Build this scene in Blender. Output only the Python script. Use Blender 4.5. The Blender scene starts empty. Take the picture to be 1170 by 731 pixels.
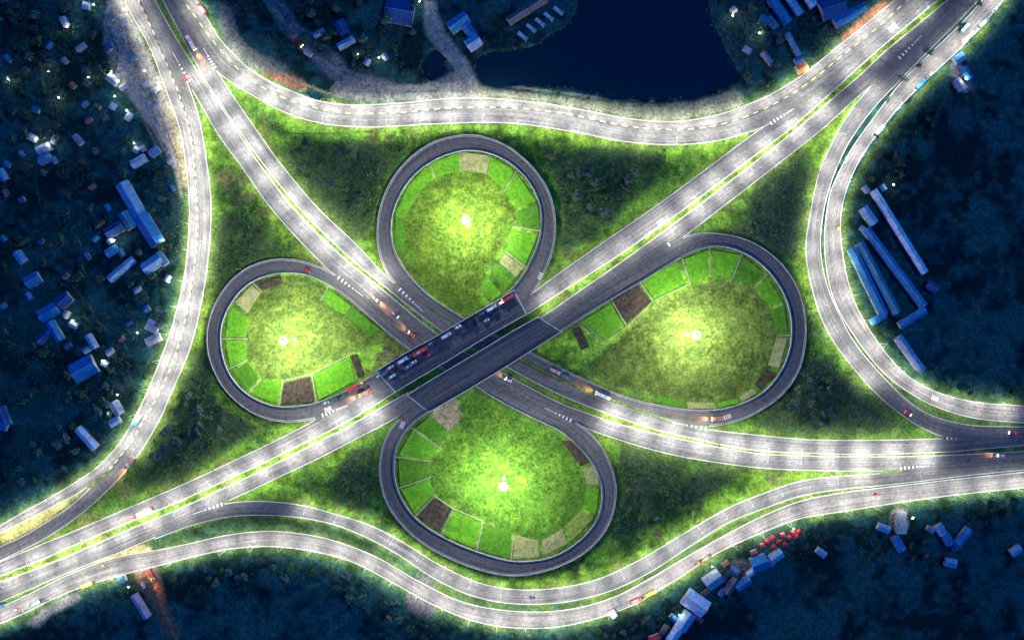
import bpy, math, random
import numpy as np
from mathutils import Vector
R_ = random.Random(7)
NR = np.random.RandomState(7)
S = 0.6                                    # metres per plan unit
def W(p): return ((p[0]-585)*S, (365.5-p[1])*S)
scene = bpy.context.scene
C = scene.collection
# ---------------------------------------------------------------- camera, sky, exposure
cam_d = bpy.data.cameras.new('camera'); cam = bpy.data.objects.new('camera', cam_d); C.objects.link(cam)
cam.location = (0, 0, 600); cam.rotation_euler = (0, 0, 0)
cam_d.sensor_width = 36; cam_d.lens = 36*600/702.0; cam_d.clip_end = 9000; cam_d.clip_start = 1
scene.camera = cam
SKY = 0.11; LAMP_W = 3950; MAST_W = 51000; EXPO = 2.75
wd = bpy.data.worlds.new('World'); scene.world = wd; wd.use_nodes = True
wn = wd.node_tree; bg = wn.nodes['Background']
sky = wn.nodes.new('ShaderNodeTexSky'); sky.sky_type = 'NISHITA'; sky.sun_disc = False
sky.sun_elevation = math.radians(-1.0); sky.sun_rotation = math.radians(250); sky.altitude = 100
sky.ozone_density = 6.0; sky.air_density = 1.3; sky.dust_density = 0.2
tint = wn.nodes.new('ShaderNodeMix'); tint.data_type = 'RGBA'; tint.blend_type = 'MULTIPLY'; tint.inputs[0].default_value = 1
tint.inputs[7].default_value = (0.02, 0.70, 2.3, 1)
wn.links.new(sky.outputs[0], tint.inputs[6]); wn.links.new(tint.outputs[2], bg.inputs[0]); bg.inputs[1].default_value = SKY
sl = bpy.data.lights.new('dusk_fill', 'SUN'); so = bpy.data.objects.new('dusk_fill', sl); C.objects.link(so)
sl.energy = 0.20; sl.angle = math.radians(6); sl.color = (0.02, 0.34, 1.0)  # dim blue moon-like fill, added to give the dusk some form shading
so.rotation_euler = (math.radians(35), 0, math.radians(110))
vs = scene.view_settings
vs.view_transform = 'Standard'; vs.look = 'None'; vs.exposure = EXPO; vs.gamma = 1; vs.use_curve_mapping = False
scene.render.engine = 'CYCLES'
scene.cycles.use_denoising = True; scene.cycles.use_light_tree = True
scene.cycles.max_bounces = 3; scene.cycles.diffuse_bounces = 2; scene.cycles.glossy_bounces = 2
scene.cycles.sample_clamp_indirect = 4; scene.cycles.caustics_reflective = False; scene.cycles.caustics_refractive = False

# ---------------------------------------------------------------- materials
def mat(name, col, rough=0.85, noise=0.0, nscale=0.5, col2=None, bump=0.0, bscale=2.0, spec=0.3, emit=None, es=1, metal=0.0, attr=None, wave=None, rows=None):
    m = bpy.data.materials.new(name); m.use_nodes = True
    nt = m.node_tree; b = nt.nodes['Principled BSDF']; N = nt.nodes.new; Lk = nt.links.new
    b.inputs['Roughness'].default_value = rough; b.inputs['Metallic'].default_value = metal
    b.inputs['Specular IOR Level'].default_value = spec
    c4 = (*col, 1); b.inputs['Base Color'].default_value = c4
    tc = N('ShaderNodeTexCoord')
    if noise or col2:
        n = N('ShaderNodeTexNoise'); n.inputs['Scale'].default_value = nscale; n.inputs['Detail'].default_value = 6
        n.inputs['Roughness'].default_value = 0.65
        Lk(tc.outputs['Object'], n.inputs['Vector'])
        r = N('ShaderNodeValToRGB'); r.color_ramp.elements[0].position = 0.35; r.color_ramp.elements[1].position = 0.65
        k = 1-noise
        r.color_ramp.elements[0].color = (col[0]*k, col[1]*k, col[2]*k, 1)
        c2 = col2 or tuple(min(1, c*(1+noise)) for c in col)
        r.color_ramp.elements[1].color = (*c2, 1)
        Lk(n.outputs['Fac'], r.inputs['Fac']); Lk(r.outputs[0], b.inputs['Base Color'])
    if rows:
        rw = N('ShaderNodeTexWave'); rw.bands_direction = 'DIAGONAL'; rw.inputs['Scale'].default_value = rows; rw.inputs['Distortion'].default_value = 3; rw.inputs['Detail'].default_value = 3
        Lk(tc.outputs['Object'], rw.inputs['Vector'])
        rm = N('ShaderNodeMapRange'); rm.inputs[3].default_value = 0.84; rm.inputs[4].default_value = 1.1; Lk(rw.outputs['Fac'], rm.inputs[0])
        mm_ = N('ShaderNodeMix'); mm_.data_type = 'RGBA'; mm_.blend_type = 'MULTIPLY'; mm_.inputs[0].default_value = 1
        Lk(r.outputs[0], mm_.inputs[6]); Lk(rm.outputs[0], mm_.inputs[7]); Lk(mm_.outputs[2], b.inputs['Base Color'])
    if wave:
        w = N('ShaderNodeTexWave'); w.bands_direction = wave[0]; w.inputs['Scale'].default_value = wave[1]
        Lk(tc.outputs['Object'], w.inputs['Vector'])
        bp = N('ShaderNodeBump'); bp.inputs['Strength'].default_value = 0.6; bp.inputs['Distance'].default_value = 0.05
        Lk(w.outputs['Fac'], bp.inputs['Height']); Lk(bp.outputs[0], b.inputs['Normal'])
    elif bump:
        n2 = N('ShaderNodeTexNoise'); n2.inputs['Scale'].default_value = bscale; n2.inputs['Detail'].default_value = 5
        Lk(tc.outputs['Object'], n2.inputs['Vector'])
        bp = N('ShaderNodeBump'); bp.inputs['Strength'].default_value = bump; bp.inputs['Distance'].default_value = 0.3
        Lk(n2.outputs['Fac'], bp.inputs['Height']); Lk(bp.outputs[0], b.inputs['Normal'])
    if emit:
        b.inputs['Emission Color'].default_value = (*emit, 1); b.inputs['Emission Strength'].default_value = es
    return m
def leafmat(name, c1, c2, sc=0.6):
    m = mat(name, c1, 0.9, 0.15, sc, c2, spec=0.1)
    return m
M = {}
def road_mat(name, base, seed):
    """asphalt worn in strips along the lanes (uv: u across in metres, v along in metres)"""
    m = bpy.data.materials.new(name); m.use_nodes = True
    nt = m.node_tree; b = nt.nodes['Principled BSDF']; N = nt.nodes.new; Lk = nt.links.new
    b.inputs['Roughness'].default_value = 0.8; b.inputs['Specular IOR Level'].default_value = 0.25
    uv = N('ShaderNodeUVMap'); uv.uv_map = 'UVMap'
    mp = N('ShaderNodeMapping'); mp.inputs['Scale'].default_value = (0.9, 0.018, 1); mp.inputs['Location'].default_value = (seed, seed*3, 0)
    Lk(uv.outputs[0], mp.inputs[0])
    n1 = N('ShaderNodeTexNoise'); n1.inputs['Scale'].default_value = 1.0; n1.inputs['Detail'].default_value = 3; Lk(mp.outputs[0], n1.inputs[0])
    n2 = N('ShaderNodeTexNoise'); n2.inputs['Scale'].default_value = 0.35; n2.inputs['Detail'].default_value = 8; n2.inputs['Roughness'].default_value = 0.7; Lk(uv.outputs[0], n2.inputs[0])
    a = N('ShaderNodeMath'); a.operation = 'ADD'; Lk(n1.outputs['Fac'], a.inputs[0]); Lk(n2.outputs['Fac'], a.inputs[1])
    h = N('ShaderNodeMath'); h.operation = 'MULTIPLY'; h.inputs[1].default_value = 0.5; Lk(a.outputs[0], h.inputs[0])
    r = N('ShaderNodeValToRGB'); e = r.color_ramp.elements
    e[0].position = 0.36; e[1].position = 0.64
    e[0].color = (*[c*0.45 for c in base], 1); e[1].color = (*[c*1.75 for c in base], 1)
    Lk(h.outputs[0], r.inputs[0]); Lk(r.outputs[0], b.inputs['Base Color'])
    return m
M['asphalt'] = road_mat('asphalt', (0.090, 0.088, 0.084), 1)
M['asphalt_old'] = road_mat('old_asphalt', (0.115, 0.108, 0.10), 5)
M['asphalt_loop'] = road_mat('loop_asphalt', (0.082, 0.080, 0.076), 9)
M['asphalt_bridge'] = road_mat('bridge_asphalt', (0.045, 0.052, 0.065), 13)  # darker and bluer: the dimness of the unlit decks put into the colour
M['kerb'] = mat('kerb_concrete', (0.46, 0.46, 0.42), 0.85, 0.25, 0.7)
M['concrete'] = mat('concrete', (0.36, 0.36, 0.34), 0.85, 0.25, 0.4)
M['paint'] = mat('road_paint', (0.75, 0.75, 0.72), 0.6, 0.2, 1.5)
M['worn_paint'] = mat('worn_road_paint', (0.3, 0.3, 0.3), 0.7, 0.3, 1.5)
M['steel'] = mat('galvanised_steel', (0.45, 0.46, 0.48), 0.45, 0.1, 2, metal=0.6)
M['lampglass'] = mat('lamp_glass', (0.9, 0.9, 0.85), 0.3, emit=(1, 0.97, 0.88), es=30)
M['mastglass'] = mat('mast_lamp_glass', (0.9, 0.9, 0.85), 0.3, emit=(1, 0.99, 0.95), es=14)
M['water'] = mat('pond_water', (0.003, 0.024, 0.036), 0.14, spec=0.5, bump=0.25, bscale=0.35)
M['glass'] = mat('dark_glass', (0.02, 0.025, 0.03), 0.1, spec=0.6)
M['rubber'] = mat('rubber', (0.02, 0.02, 0.02), 0.9)
M['head'] = mat('headlight_glass', (1, 0.85, 0.6), 0.2, emit=(1, 0.75, 0.45), es=12)
M['tail'] = mat('tail_light_glass', (0.7, 0.03, 0.02), 0.2, emit=(1, 0.05, 0.02), es=6)
M['leaf'] = leafmat('tree_leaves', (0.018, 0.045, 0.028), (0.11, 0.19, 0.11))
M['leaf2'] = leafmat('pale_tree_leaves', (0.03, 0.07, 0.04), (0.20, 0.28, 0.17))
M['leaf3'] = leafmat('bush_leaves', (0.03, 0.07, 0.022), (0.17, 0.28, 0.07))
M['hedge'] = leafmat('median_shrub_leaves', (0.025, 0.06, 0.012), (0.10, 0.14, 0.02), 0.5)
M['bark'] = mat('bark', (0.09, 0.065, 0.045), 0.95, 0.3, 3)
COLS = dict(blue=(0.04,0.22,0.40), deep=(0.02,0.09,0.22), teal=(0.07,0.24,0.30), light=(0.30,0.46,0.55), white=(0.68,0.72,0.74), silver=(0.34,0.39,0.44),
            grey=(0.28,0.29,0.32), red=(0.55,0.04,0.05), rust=(0.3,0.1,0.05), brown=(0.24,0.15,0.12), orange=(0.75,0.28,0.05), yellow=(0.75,0.55,0.08),
            green=(0.05,0.3,0.15), black=(0.03,0.03,0.035), pink=(0.6,0.35,0.4), cream=(0.7,0.62,0.42), dgreen=(0.03,0.12,0.1))
for k, c in COLS.items():
    M['roof_'+k] = mat('roof_sheet_'+k, c, 0.5, 0.32, 0.35, bump=0, wave=('X', 1.3), spec=0.4)
    M['body_'+k] = mat('body_paint_'+k, c, 0.35, spec=0.5)
M['wall'] = mat('plaster_wall', (0.42, 0.38, 0.32), 0.9, 0.2, 0.5)
M['wood'] = mat('door_wood', (0.16, 0.09, 0.05), 0.8, 0.2, 2)
for k, (c, c2) in dict(lime=((0.08,0.27,0.014),(0.13,0.36,0.02)), green=((0.05,0.17,0.012),(0.09,0.25,0.02)), beige=((0.22,0.25,0.07),(0.34,0.33,0.14)),
                 brown=((0.035,0.028,0.022),(0.09,0.07,0.045)), yellow=((0.15,0.25,0.03),(0.26,0.33,0.06))).items():
    M['plot_'+k] = mat('plot_'+k, c, 0.95, 0.25, 0.45, c2, wave=('DIAGONAL', 0.3), spec=0.1, rows=0.3)
M['plotpath'] = mat('plot_edging', (0.30, 0.31, 0.18), 0.9, 0.2, 1)

# ---------------------------------------------------------------- mesh helpers
class MB:
    def __init__(s): s.v = []; s.f = []; s.uv = None
    def add(s, vs, fs):
        n = len(s.v); s.v += [tuple(v) for v in vs]; s.f += [tuple(i+n for i in f) for f in fs]
    def box(s, c, d, rz=0.0, taper=1.0):
        ca, sa = math.cos(rz), math.sin(rz); vs = []
        for z in (0, 1):
            k = 1 if z == 0 else taper
            for x, y in ((-1,-1),(1,-1),(1,1),(-1,1)):
                X = x*d[0]/2*k; Y = y*d[1]/2*k
                vs.append((c[0]+X*ca-Y*sa, c[1]+X*sa+Y*ca, c[2]-d[2]/2+z*d[2]))
        s.add(vs, [(3,2,1,0),(4,5,6,7),(0,1,5,4),(1,2,6,5),(2,3,7,6),(3,0,4,7)])
    def tube(s, a, b, r0, r1=None, n=8):
        r1 = r0 if r1 is None else r1
        a = Vector(a); b = Vector(b); d = (b-a).normalized()
        u = d.orthogonal().normalized(); w = d.cross(u); vs = []
        for p, r in ((a, r0), (b, r1)):
            for i in range(n):
                t = 2*math.pi*i/n; vs.append(p+(u*math.cos(t)+w*math.sin(t))*r)
        fs = [(i, (i+1) % n, n+(i+1) % n, n+i) for i in range(n)]
        fs += [tuple(range(n))[::-1], tuple(range(n, 2*n))]
        s.add(vs, fs)
    def build(s, name, m, parent=None, loc=None, smooth=False):
        me = bpy.data.meshes.new(name); me.from_pydata(s.v, [], s.f); me.materials.append(m)
        if smooth:
            for p in me.polygons: p.use_smooth = True
        o = bpy.data.objects.new(name, me); C.objects.link(o)
        if parent: o.parent = parent
        if loc: o.location = loc
        return o
def tag(o, label, cat, group=None):
    o['label'] = label; o['category'] = cat
    if group: o['group'] = group
    return o
def empty(name, loc, rz=0):
    o = bpy.data.objects.new(name, None); C.objects.link(o); o.location = loc; o.rotation_euler = (0, 0, rz); o.empty_display_size = 0.5
    return o
def copy_tree(o, parent=None):
    c = o.copy(); C.objects.link(c); c.parent = parent
    for ch in list(o.children): copy_tree(ch, c)
    return c
def structure(o): o['kind'] = 'structure'; return o
_ones = ['','first','second','third','fourth','fifth','sixth','seventh','eighth','ninth','tenth','eleventh','twelfth','thirteenth','fourteenth','fifteenth','sixteenth','seventeenth','eighteenth','nineteenth']
_tens = {2:('twenty','twentieth'),3:('thirty','thirtieth'),4:('forty','fortieth')}
def ordn(n):
    if n < 20: return _ones[n]
    t, u = divmod(n, 10)
    return _tens[t][1] if u == 0 else _tens[t][0]+'-'+_ones[u]

# ---------------------------------------------------------------- polylines
def dens(pts, step=2.0):
    P = np.array(pts, float)
    if len(P) < 3: 
        n = max(2, int(np.linalg.norm(P[1]-P[0])/step)); t = np.linspace(0, 1, n)[:, None]; return P[0]*(1-t)+P[1]*t
    Q = np.vstack([2*P[0]-P[1], P, 2*P[-1]-P[-2]]); out = []
    for i in range(1, len(Q)-2):
        a, b, c, d = Q[i-1:i+3]; n = max(2, int(np.linalg.norm(c-b)/step))
        # centripetal-ish catmull rom
        t0 = 0; t1 = np.linalg.norm(b-a)**.5+1e-6; t2 = t1+np.linalg.norm(c-b)**.5+1e-6; t3 = t2+np.linalg.norm(d-c)**.5+1e-6
        for k in range(n):
            t = t1+(t2-t1)*k/n
            A1 = (t1-t)/(t1-t0)*a+(t-t0)/(t1-t0)*b; A2 = (t2-t)/(t2-t1)*b+(t-t1)/(t2-t1)*c; A3 = (t3-t)/(t3-t2)*c+(t-t2)/(t3-t2)*d
            B1 = (t2-t)/(t2-t0)*A1+(t-t0)/(t2-t0)*A2; B2 = (t3-t)/(t3-t1)*A2+(t-t1)/(t3-t1)*A3
            out.append((t2-t)/(t2-t1)*B1+(t-t1)/(t2-t1)*B2)
    out.append(P[-1]); return np.array(out)
def resamp(P, n):
    d = np.r_[0, np.cumsum(np.linalg.norm(np.diff(P, axis=0), axis=1))]
    t = np.linspace(0, d[-1], n); return np.c_[np.interp(t, d, P[:, 0]), np.interp(t, d, P[:, 1])]
def smooth(P, k=3):
    for _ in range(k):
        Q = P.copy(); Q[1:-1] = (P[:-2]+2*P[1:-1]+P[2:])/4; P = Q
    return P
def onborder(p): return p[0] <= 3 or p[0] >= 1166 or p[1] <= 8 or p[1] >= 728
def extend(pts, L=170):
    pts = [tuple(p) for p in pts]
    if onborder(pts[0]):
        a, b = np.array(pts[0]), np.array(pts[1]); d = (a-b)/np.linalg.norm(a-b); pts = [tuple(a+d*L)]+pts
    if onborder(pts[-1]):
        a, b = np.array(pts[-1]), np.array(pts[-2]); d = (a-b)/np.linalg.norm(a-b); pts = pts+[tuple(a+d*L)]
    return pts
def length(P): return np.linalg.norm(np.diff(P, axis=0), axis=1).sum()
def nearest(P, q): return int(np.argmin(((P-np.array(q))**2).sum(1)))
HB = 6.2
def zmain(P):
    P = np.atleast_2d(P); s = np.abs((P[:, 0]-528)*.86-(P[:, 1]-395)*.51)
    t = np.clip(1-(s-185)/260, 0, 1); return HB*t*t*(3-2*t)

ROADS = {}
def pair(name, A, B, m, zspec=None, **kw):
    """carriageway between two traced edges A and B"""
    A = dens(extend(A)); B = dens(extend(B)); n = int(max(length(A), length(B))/3)+2
    A = smooth(resamp(A, n)); B = smooth(resamp(B, n))
    mid = (A+B)/2
    if zspec == 'main': w = np.ones(n)
    elif zspec is None: w = np.zeros(n)
    else:
        i0, i1 = nearest(mid, zspec[0]), nearest(mid, zspec[1])
        t = np.clip((np.arange(n)-i0)/(i1-i0), 0, 1); w = 1-t*t*(3-2*t)
    off = 0.012*(len(ROADS)+1)
    ROADS[name] = dict(A=A, B=B, mid=mid, zA=zmain(A)*w+off, zB=zmain(B)*w+off, zm=zmain(mid)*w+off, m=m, n=n, hw=np.linalg.norm(A-B, axis=1)/2, **kw)
T = {}
T['W1L']=[(142.6,0),(149,13.7),(172,55),(188,98),(198,124),(205,145),(209.5,167),(213,190),(217,240),(212,308),(198,370),(181,418),(156,474),(134,510),(110,535),(82,553.7),(54.7,570),(27,585),(0,601)]
T['W1R']=[(157,0),(164,13.7),(182,55),(200,98),(208,121.5),(215,145),(219.7,167),(221.5,190),(224.7,240),(223,291),(208.6,377),(188,435),(163,481),(143,512),(119,540),(98,557),(68.4,574),(27,594.7),(0,608)]
T['WRL']=[(159,0),(166,14),(184,55),(202,98),(210,121),(217,145),(221.5,167),(223.3,190),(226.5,240),(224.8,291),(210.4,377),(190,435),(165,481),(146,512),(124,540),(104,557),(82,577),(54.7,596),(27,612.5),(0,624.8)]
T['WRR']=[(172,0),(182,20),(200,55),(214,96),(226,131),(231.5,158),(236.5,190),(240,219),(241,240),(236,308),(219,390.5),(194,452),(180,483),(157,520),(141,540),(120,562),(89,589),(54.7,612.5),(20.5,630),(0,640)]
T['M1L']=[(164,0),(190,50),(212,90),(219.7,102),(234.7,128),(251,155.6),(276,190),(312,240),(375.5,308),(405,333),(440,363),(480,391),(520,416),(560,440),(600,461),(640,478),(663,486),(690,496),(750,514.4),(790,523),(870,534),(940,537),(990,537.5),(1040,537),(1086,535),(1170,529)]
T['M1R']=[(176,0),(207.5,55),(230.6,90),(248.4,117.4),(273.7,155),(297.6,190),(337,240),(388,291),(440,334),(498.6,381.6),(540,408),(583.8,431.5),(616.6,449),(645,463),(676.8,474.5),(700,482.5),(750,496),(784,503.4),(832,513),(870,518.5),(990,522),(1075,520.5),(1170,516)]
T['M2L']=[(186,0),(209,43),(234.7,91),(252.5,119),(277,154),(301,187),(341,236),(392,287),(445,331),(502,376),(545,401),(585,422),(618,439.7),(656,457.4),(700,474),(750,490.5),(784,498.5),(832,509),(870,514.5),(938,517.5),(990,518.6),(1092,515),(1119,512.5),(1170,508)]
T['M2R']=[(207.5,0),(222,25),(236,53),(246,78),(254,92),(272,119),(297.6,156),(320,187),(363,238),(406,279),(444,319),(480,346),(520,371),(560,394),(600,416),(640,435),(700,459),(760,479),(811.5,491),(852.6,496),(910,501.5),(938,503),(1010,503),(1078,501),(1120,497),(1170,493)]
T['N1L']=[(190,0),(208,24),(228,56),(247,80),(259,90),(276,101),(300,115),(334.5,131.7),(375.5,142),(427,145),(495,141.5),(545,140),(590,141),(648,149),(716.8,162),(775,165),(819.4,160.7),(855,151),(880,141),(905,126),(940,101),(985,66),(1027,30),(1062,0)]
T['N1U']=[(207.5,0),(222,20),(240,45),(268,77),(288,94),(307,105),(340,119),(392.6,130),(444,130.6),(512,125),(580,124),(648,131.7),(716.8,145.3),(775,149.5),(819.4,144.5),(853.6,134),(887,119),(921,98),(966,62),(1009,27.4),(1038,0)]
T['NOL']=[(209.3,0),(224,18.5),(242,43),(269.5,75),(289.5,92),(308,103),(341,117),(393,128),(444,128.6),(512,123),(580,122),(648,129.7),(717,143.3),(775,147.5),(819,142.5),(853,132),(886,117.3),(920,96),(964.7,60.3),(1007.8,25.7),(1036,0)]
T['NOU']=[(224,0),(236,20.5),(250,44),(268,64),(282,77),(300,89),(317,98),(340,107.5),(360,115),(399,120.5),(461,118),(509,113.5),(545,112.5),(580,114.6),(631,120),(680,129),(716.8,136),(771.5,139.5),(819.4,132),(860,118),(887,105),(914.7,88),(950,60),(989,28.7),(1023,0)]
T['P1U']=[(0,642),(50.6,620.7),(82,608),(123,590.6),(160,575),(177,567.5),(205,555.5),(260,530),(300,511),(340,491),(362,479),(395,460),(437,434)]
T['P1L']=[(0,657),(48,638.5),(82,623.4),(123,605.6),(160,590.5),(177,583.8),(218,566),(273,541),(340,509),(394.7,482),(430,461),(454,446)]
T['P2U']=[(0,665),(30,654),(76.6,635.7),(109.4,621.7),(160,600),(177,593),(218,575.6),(259,556.4),(292,541),(340,517),(394.7,489),(430,469),(467,448)]
T['P2L']=[(0,687),(20.5,678),(61.5,660.5),(102.6,643),(137,630),(160,620),(177,613),(205,600),(240,582),(263.5,570),(287,559),(310,548),(368.7,520),(415,496),(455,475),(476,462)]
T['S1U']=[(190,602),(232,583.5),(258,575),(290,571.6),(341,575),(392.6,588.7),(427,600.7),(461,619.5),(500,644),(546.5,665.7),(590,673.5),(631,672.5),(682.6,662),(734,638),(785,607.5),(833,580),(877.5,562),(914.5,549.9),(962,544),(1007,541),(1060,536),(1110,532),(1170,527)]
T['S1L']=[(177,615),(211.5,601.5),(246,592),(273,587.5),(324,587),(375.5,595),(409.7,607.5),(454,631.5),(495,659),(540,680),(590,689),(648,686.5),(699.7,673.5),(744,652),(785,625.6),(833,596),(877.5,578.5),(914.5,566),(955.5,559),(1007,554),(1060,548),(1110,542),(1170,536)]
T['S2U']=[(0,694),(17.8,686),(41,675),(75,658),(119,641),(147,634),(177,629),(218,620.7),(259,611.5),(300,607),(330,608),(375.5,616),(427,635),(478,664),(529.4,688),(590,698.5),(648,696.5),(699.7,682.8),(744,660),(785,636),(833,609),(877.5,587),(914.5,572.6),(962,563),(1010,557),(1058,551.4),(1092,547.5),(1126,544),(1170,539.4)]
T['S2L']=[(0,711.7),(27,700),(61.5,683),(95.7,669),(139.5,656),(202,640),(232,632.5),(266,626),(310,623.5),(351.6,628),(399.4,640),(444,662),(495,690),(543,709),(590,716.5),(648,713.6),(716.8,693),(771.5,662),(819.4,631),(877.5,604.8),(914.5,591.4),(960,584),(1010,576),(1058,569),(1106,563),(1170,556.5)]
T['Q1U']=[(594,346),(606.5,337),(640,312),(680,284),(744,240),(800,199),(855,158),(882,140),(905,127),(940,102),(980,69),(1020,33),(1056,0)]
T['Q1L']=[(603,358),(640,334),(717,284.5),(785,236),(871,171),(905,145),(942,112.4),(985,73),(1010,51),(1044,23),(1071.5,0)]
T['Q2U']=[(614,366),(650,341),(700,306.5),(785,245),(883,170),(914.7,144.5),(955.7,109.7),(983,86.4),(1010,60.5),(1051,27),(1084,0)]
T['Q2L']=[(628,375),(665,350),(720,311),(778,272),(816,243),(880,194),(912,169),(944,143),(976,114),(993,100),(1030,66),(1070,30),(1104,0)]
T['E1L']=[(1092,0),(1058,33),(1020,72),(995,100),(976,122),(960,146),(948,170),(937,195),(926,245),(921,284),(928,329),(945,377),(976,421),(1010,457),(1037,478),(1058,490.6),(1078,498),(1120,503),(1170,503)]
T['E1R']=[(1118,0),(1092,27),(1058,61),(1020,100),(1008,112),(988,136),(966.7,168),(948,212),(940,245),(937,284),(944,325),(962,366.5),(975,390),(1007,429),(1041,461),(1067,476),(1106,485.5),(1170,488)]
T['E2L']=[(1123.5,0),(1103,23),(1070,55),(1030.5,94),(997,137),(975,168),(960,195),(949.5,219),(944,248),(942.5,284.5),(952,339),(978,386),(1013.6,429),(1054.7,457),(1089,471),(1119,478),(1170,482.5)]
T['E2R']=[(1146,0),(1119.4,32),(1092,60),(1056,93),(1023,127),(1007,147),(991,168),(978,190),(966,219),(960,250),(961.7,284.5),(972.6,336),(993,377),(1028,422),(1051,439),(1078,451),(1117,460),(1170,464)]
T['WI']=[(437,424),(416.6,434),(394.7,447),(367,458.5),(340,463.5),(318,463.5),(300,458),(281,447),(263,425),(254,394),(256,366.5),(270,339),(290,321),(315,312.5),(341,312),(360,317),(376.4,325.5),(394,337),(428,366),(468,399),(510,424),(546,442)]
T['WO']=[(447,437),(420,449),(395,463),(365,476),(340,480),(317,479),(291,470),(263,448),(246,421),(239,394),(241,367),(253,337),(273.6,313),(300,299.5),(328,296.4),(358,302.5),(383,314),(410,335),(440,359),(480,388),(520,413),(553,432)]
T['SI']=[(546,442),(567,455),(594.7,469.7),(618,481),(640,491.5),(658,507),(678,531),(688,560),(682.6,592),(662,617),(631,635),(590,640),(546.5,629),(502,609),(473,587),(455,556),(452,524),(459,500),(474,481),(492,468)]
T['SO']=[(553,432),(580,446),(620,465),(655,481),(678,499),(696,527),(703.5,556),(699.7,587),(685,614),(658.7,636),(621,651),(587,655.5),(549,648.6),(502,629),(468,605),(444,573),(435.5,540),(438,513),(446,493),(458,477),(478,460)]
T['NI']=[(578,337),(590,325),(603.8,304),(614,281),(618.5,256),(615.5,231),(603,207),(582,187),(557,175.5),(529,173),(492,186),(465,210),(449,243),(447,270),(454.4,294.6),(469.4,317),(490,338),(526,361.5),(570,385),(608,404)]
T['NO']=[(596,349),(608,335),(622,310.6),(631.5,284),(634,256),(629,227),(619,207),(600.5,184.7),(573,165),(536,155.6),(495,164),(461,189),(440,222),(431.5,258),(434,290),(442,311),(454,326),(480,345),(520,370),(560,392),(600,412)]
T['EI']=[(608,404),(625,413),(655,428),(700,448),(730,458),(765,465),(795,469),(821,468),(847.7,461),(873,447),(892,424),(901.5,400),(904,373),(899,346),(887,322),(869,302),(846.8,288),(819.4,281.5),(793,286.5),(765,301),(734,320),(682.6,350.4),(640,378)]
T['EO']=[(600,412),(640,432),(700,456),(750,474),(785,485),(816,486),(845.7,479),(873,465.5),(897,446),(913,420),(919.5,387),(918,356),(908,325.5),(889,299),(855,276),(819.4,268),(790,268.5),(765,280),(730,304),(680,338),(626,374)]
AS, AO, AL = 'asphalt', 'asphalt_old', 'asphalt_loop'
pair('west_service_road', T['W1L'], T['W1R'], AO, None, kA=[None], kB=[((98,557), None)])
pair('west_ramp', T['WRL'], T['WRR'], AS, None, kA=[((104,557), None)], kB=[((214,97), None)])
pair('highway_carriageway', T['M1L'], T['M1R'], AS, None, kA=[((220,102),(383,314)), ((658,484),(1007,538))], kB=[None])
pair('highway_carriageway', T['M2R'], T['M2L'], AS, None, kA=[((247,81),(450,323)), ((812,491),(1078,501))], kB=[None]) if False else None
pair('highway_carriageway_b', T['M2R'], T['M2L'], AS, None, kA=[((248,82),(450,323)), ((812,491),(1078,501))], kB=[None])
pair('north_ramp', T['N1L'], T['N1U'], AS, None, kA=[((248,82),(880,141))], kB=[])
pair('north_service_road', T['NOL'], T['NOU'], AO, None, kA=[], kB=[None])
pair('flyover_road', T['P1U'], T['P1L'], AS, 'main', kA=[((0,642),(362,479))], kB=[None])
pair('flyover_road_b', T['P2L'], T['P2U'], AS, 'main', kA=[((-100,740),(177,613)), ((262,570),(456,475))], kB=[None])
pair('south_ramp', T['S1U'], T['S1L'], AS, ((275,580),(520,668)), kA=[((258,575),(1007,541))], kB=[None])
pair('south_service_road', T['S2U'], T['S2L'], AO, None, kA=[None], kB=[None])
pair('flyover_road_c', T['Q1U'], T['Q1L'], AS, 'main', kA=[((607,337),(880,141))], kB=[None])
pair('flyover_road_d', T['Q2L'], T['Q2U'], AS, 'main', kA=[((778,272),(993,100))], kB=[None])
pair('east_ramp', T['E1L'], T['E1R'], AS, None, kA=[((993,102),(1078,498))], kB=[None])
pair('east_service_road', T['E2L'], T['E2R'], AO, None, kA=[None], kB=[None])
pair('west_loop', T['WO'], T['WI'], AL, ((362,470),(376,318)), loop=1, kA=[((362,477),(383,314))], kB=[None])
pair('south_loop', T['SI'][::-1], T['SO'][::-1], AL, ((452,485),(655,492)), loop=1, kA=[None], kB=[((456,478),(657,483))])
pair('north_loop', T['NO'], T['NI'], AL, ((600,330),(455,312)), loop=1, kA=[((608,335),(452,324))], kB=[None])
pair('east_loop', T['EI'][::-1], T['EO'][::-1], AL, ((785,278),(812,478)), loop=1, kA=[None], kB=[((778,273),(812,486))])

# ---------------------------------------------------------------- terrain
def inside(X, Y, poly):
    r = np.zeros(X.shape, bool); n = len(poly)
    for i in range(n):
        x1, y1 = poly[i]; x2, y2 = poly[(i+1) % n]
        if y1 == y2: continue
        c = ((y1 > Y) != (y2 > Y)) & (X < (x2-x1)*(Y-y1)/(y2-y1)+x1); r ^= c
    return r
def wob(poly, amp=3, step=6, seed=1):
    """an irregular natural outline through the given corners"""
    P = dens(list(poly)+[poly[0]], step)[:-1]; r = np.random.RandomState(seed)
    return [tuple(p) for p in smooth(P+r.uniform(-amp, amp, P.shape), 1)]
PONDS = [wob([(543,68),(568,58),(608,52),(652,22),(690,-40),(800,-40),(812,20),(830,55),(842,92),(815,106),(770,114),(700,112),(660,100),(600,96),(552,96)],3,6,1),
         wob([(480,84),(484,70),(494,56),(504,58),(511,70),(508,84),(494,90)],.8,5,2),
                  wob([(318,106),(345,104),(372,110),(368,118),(330,118)],1,5,5)]
cell = 1.1
x0, x1, y0, y1 = -470, 470, -310, 310
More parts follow.
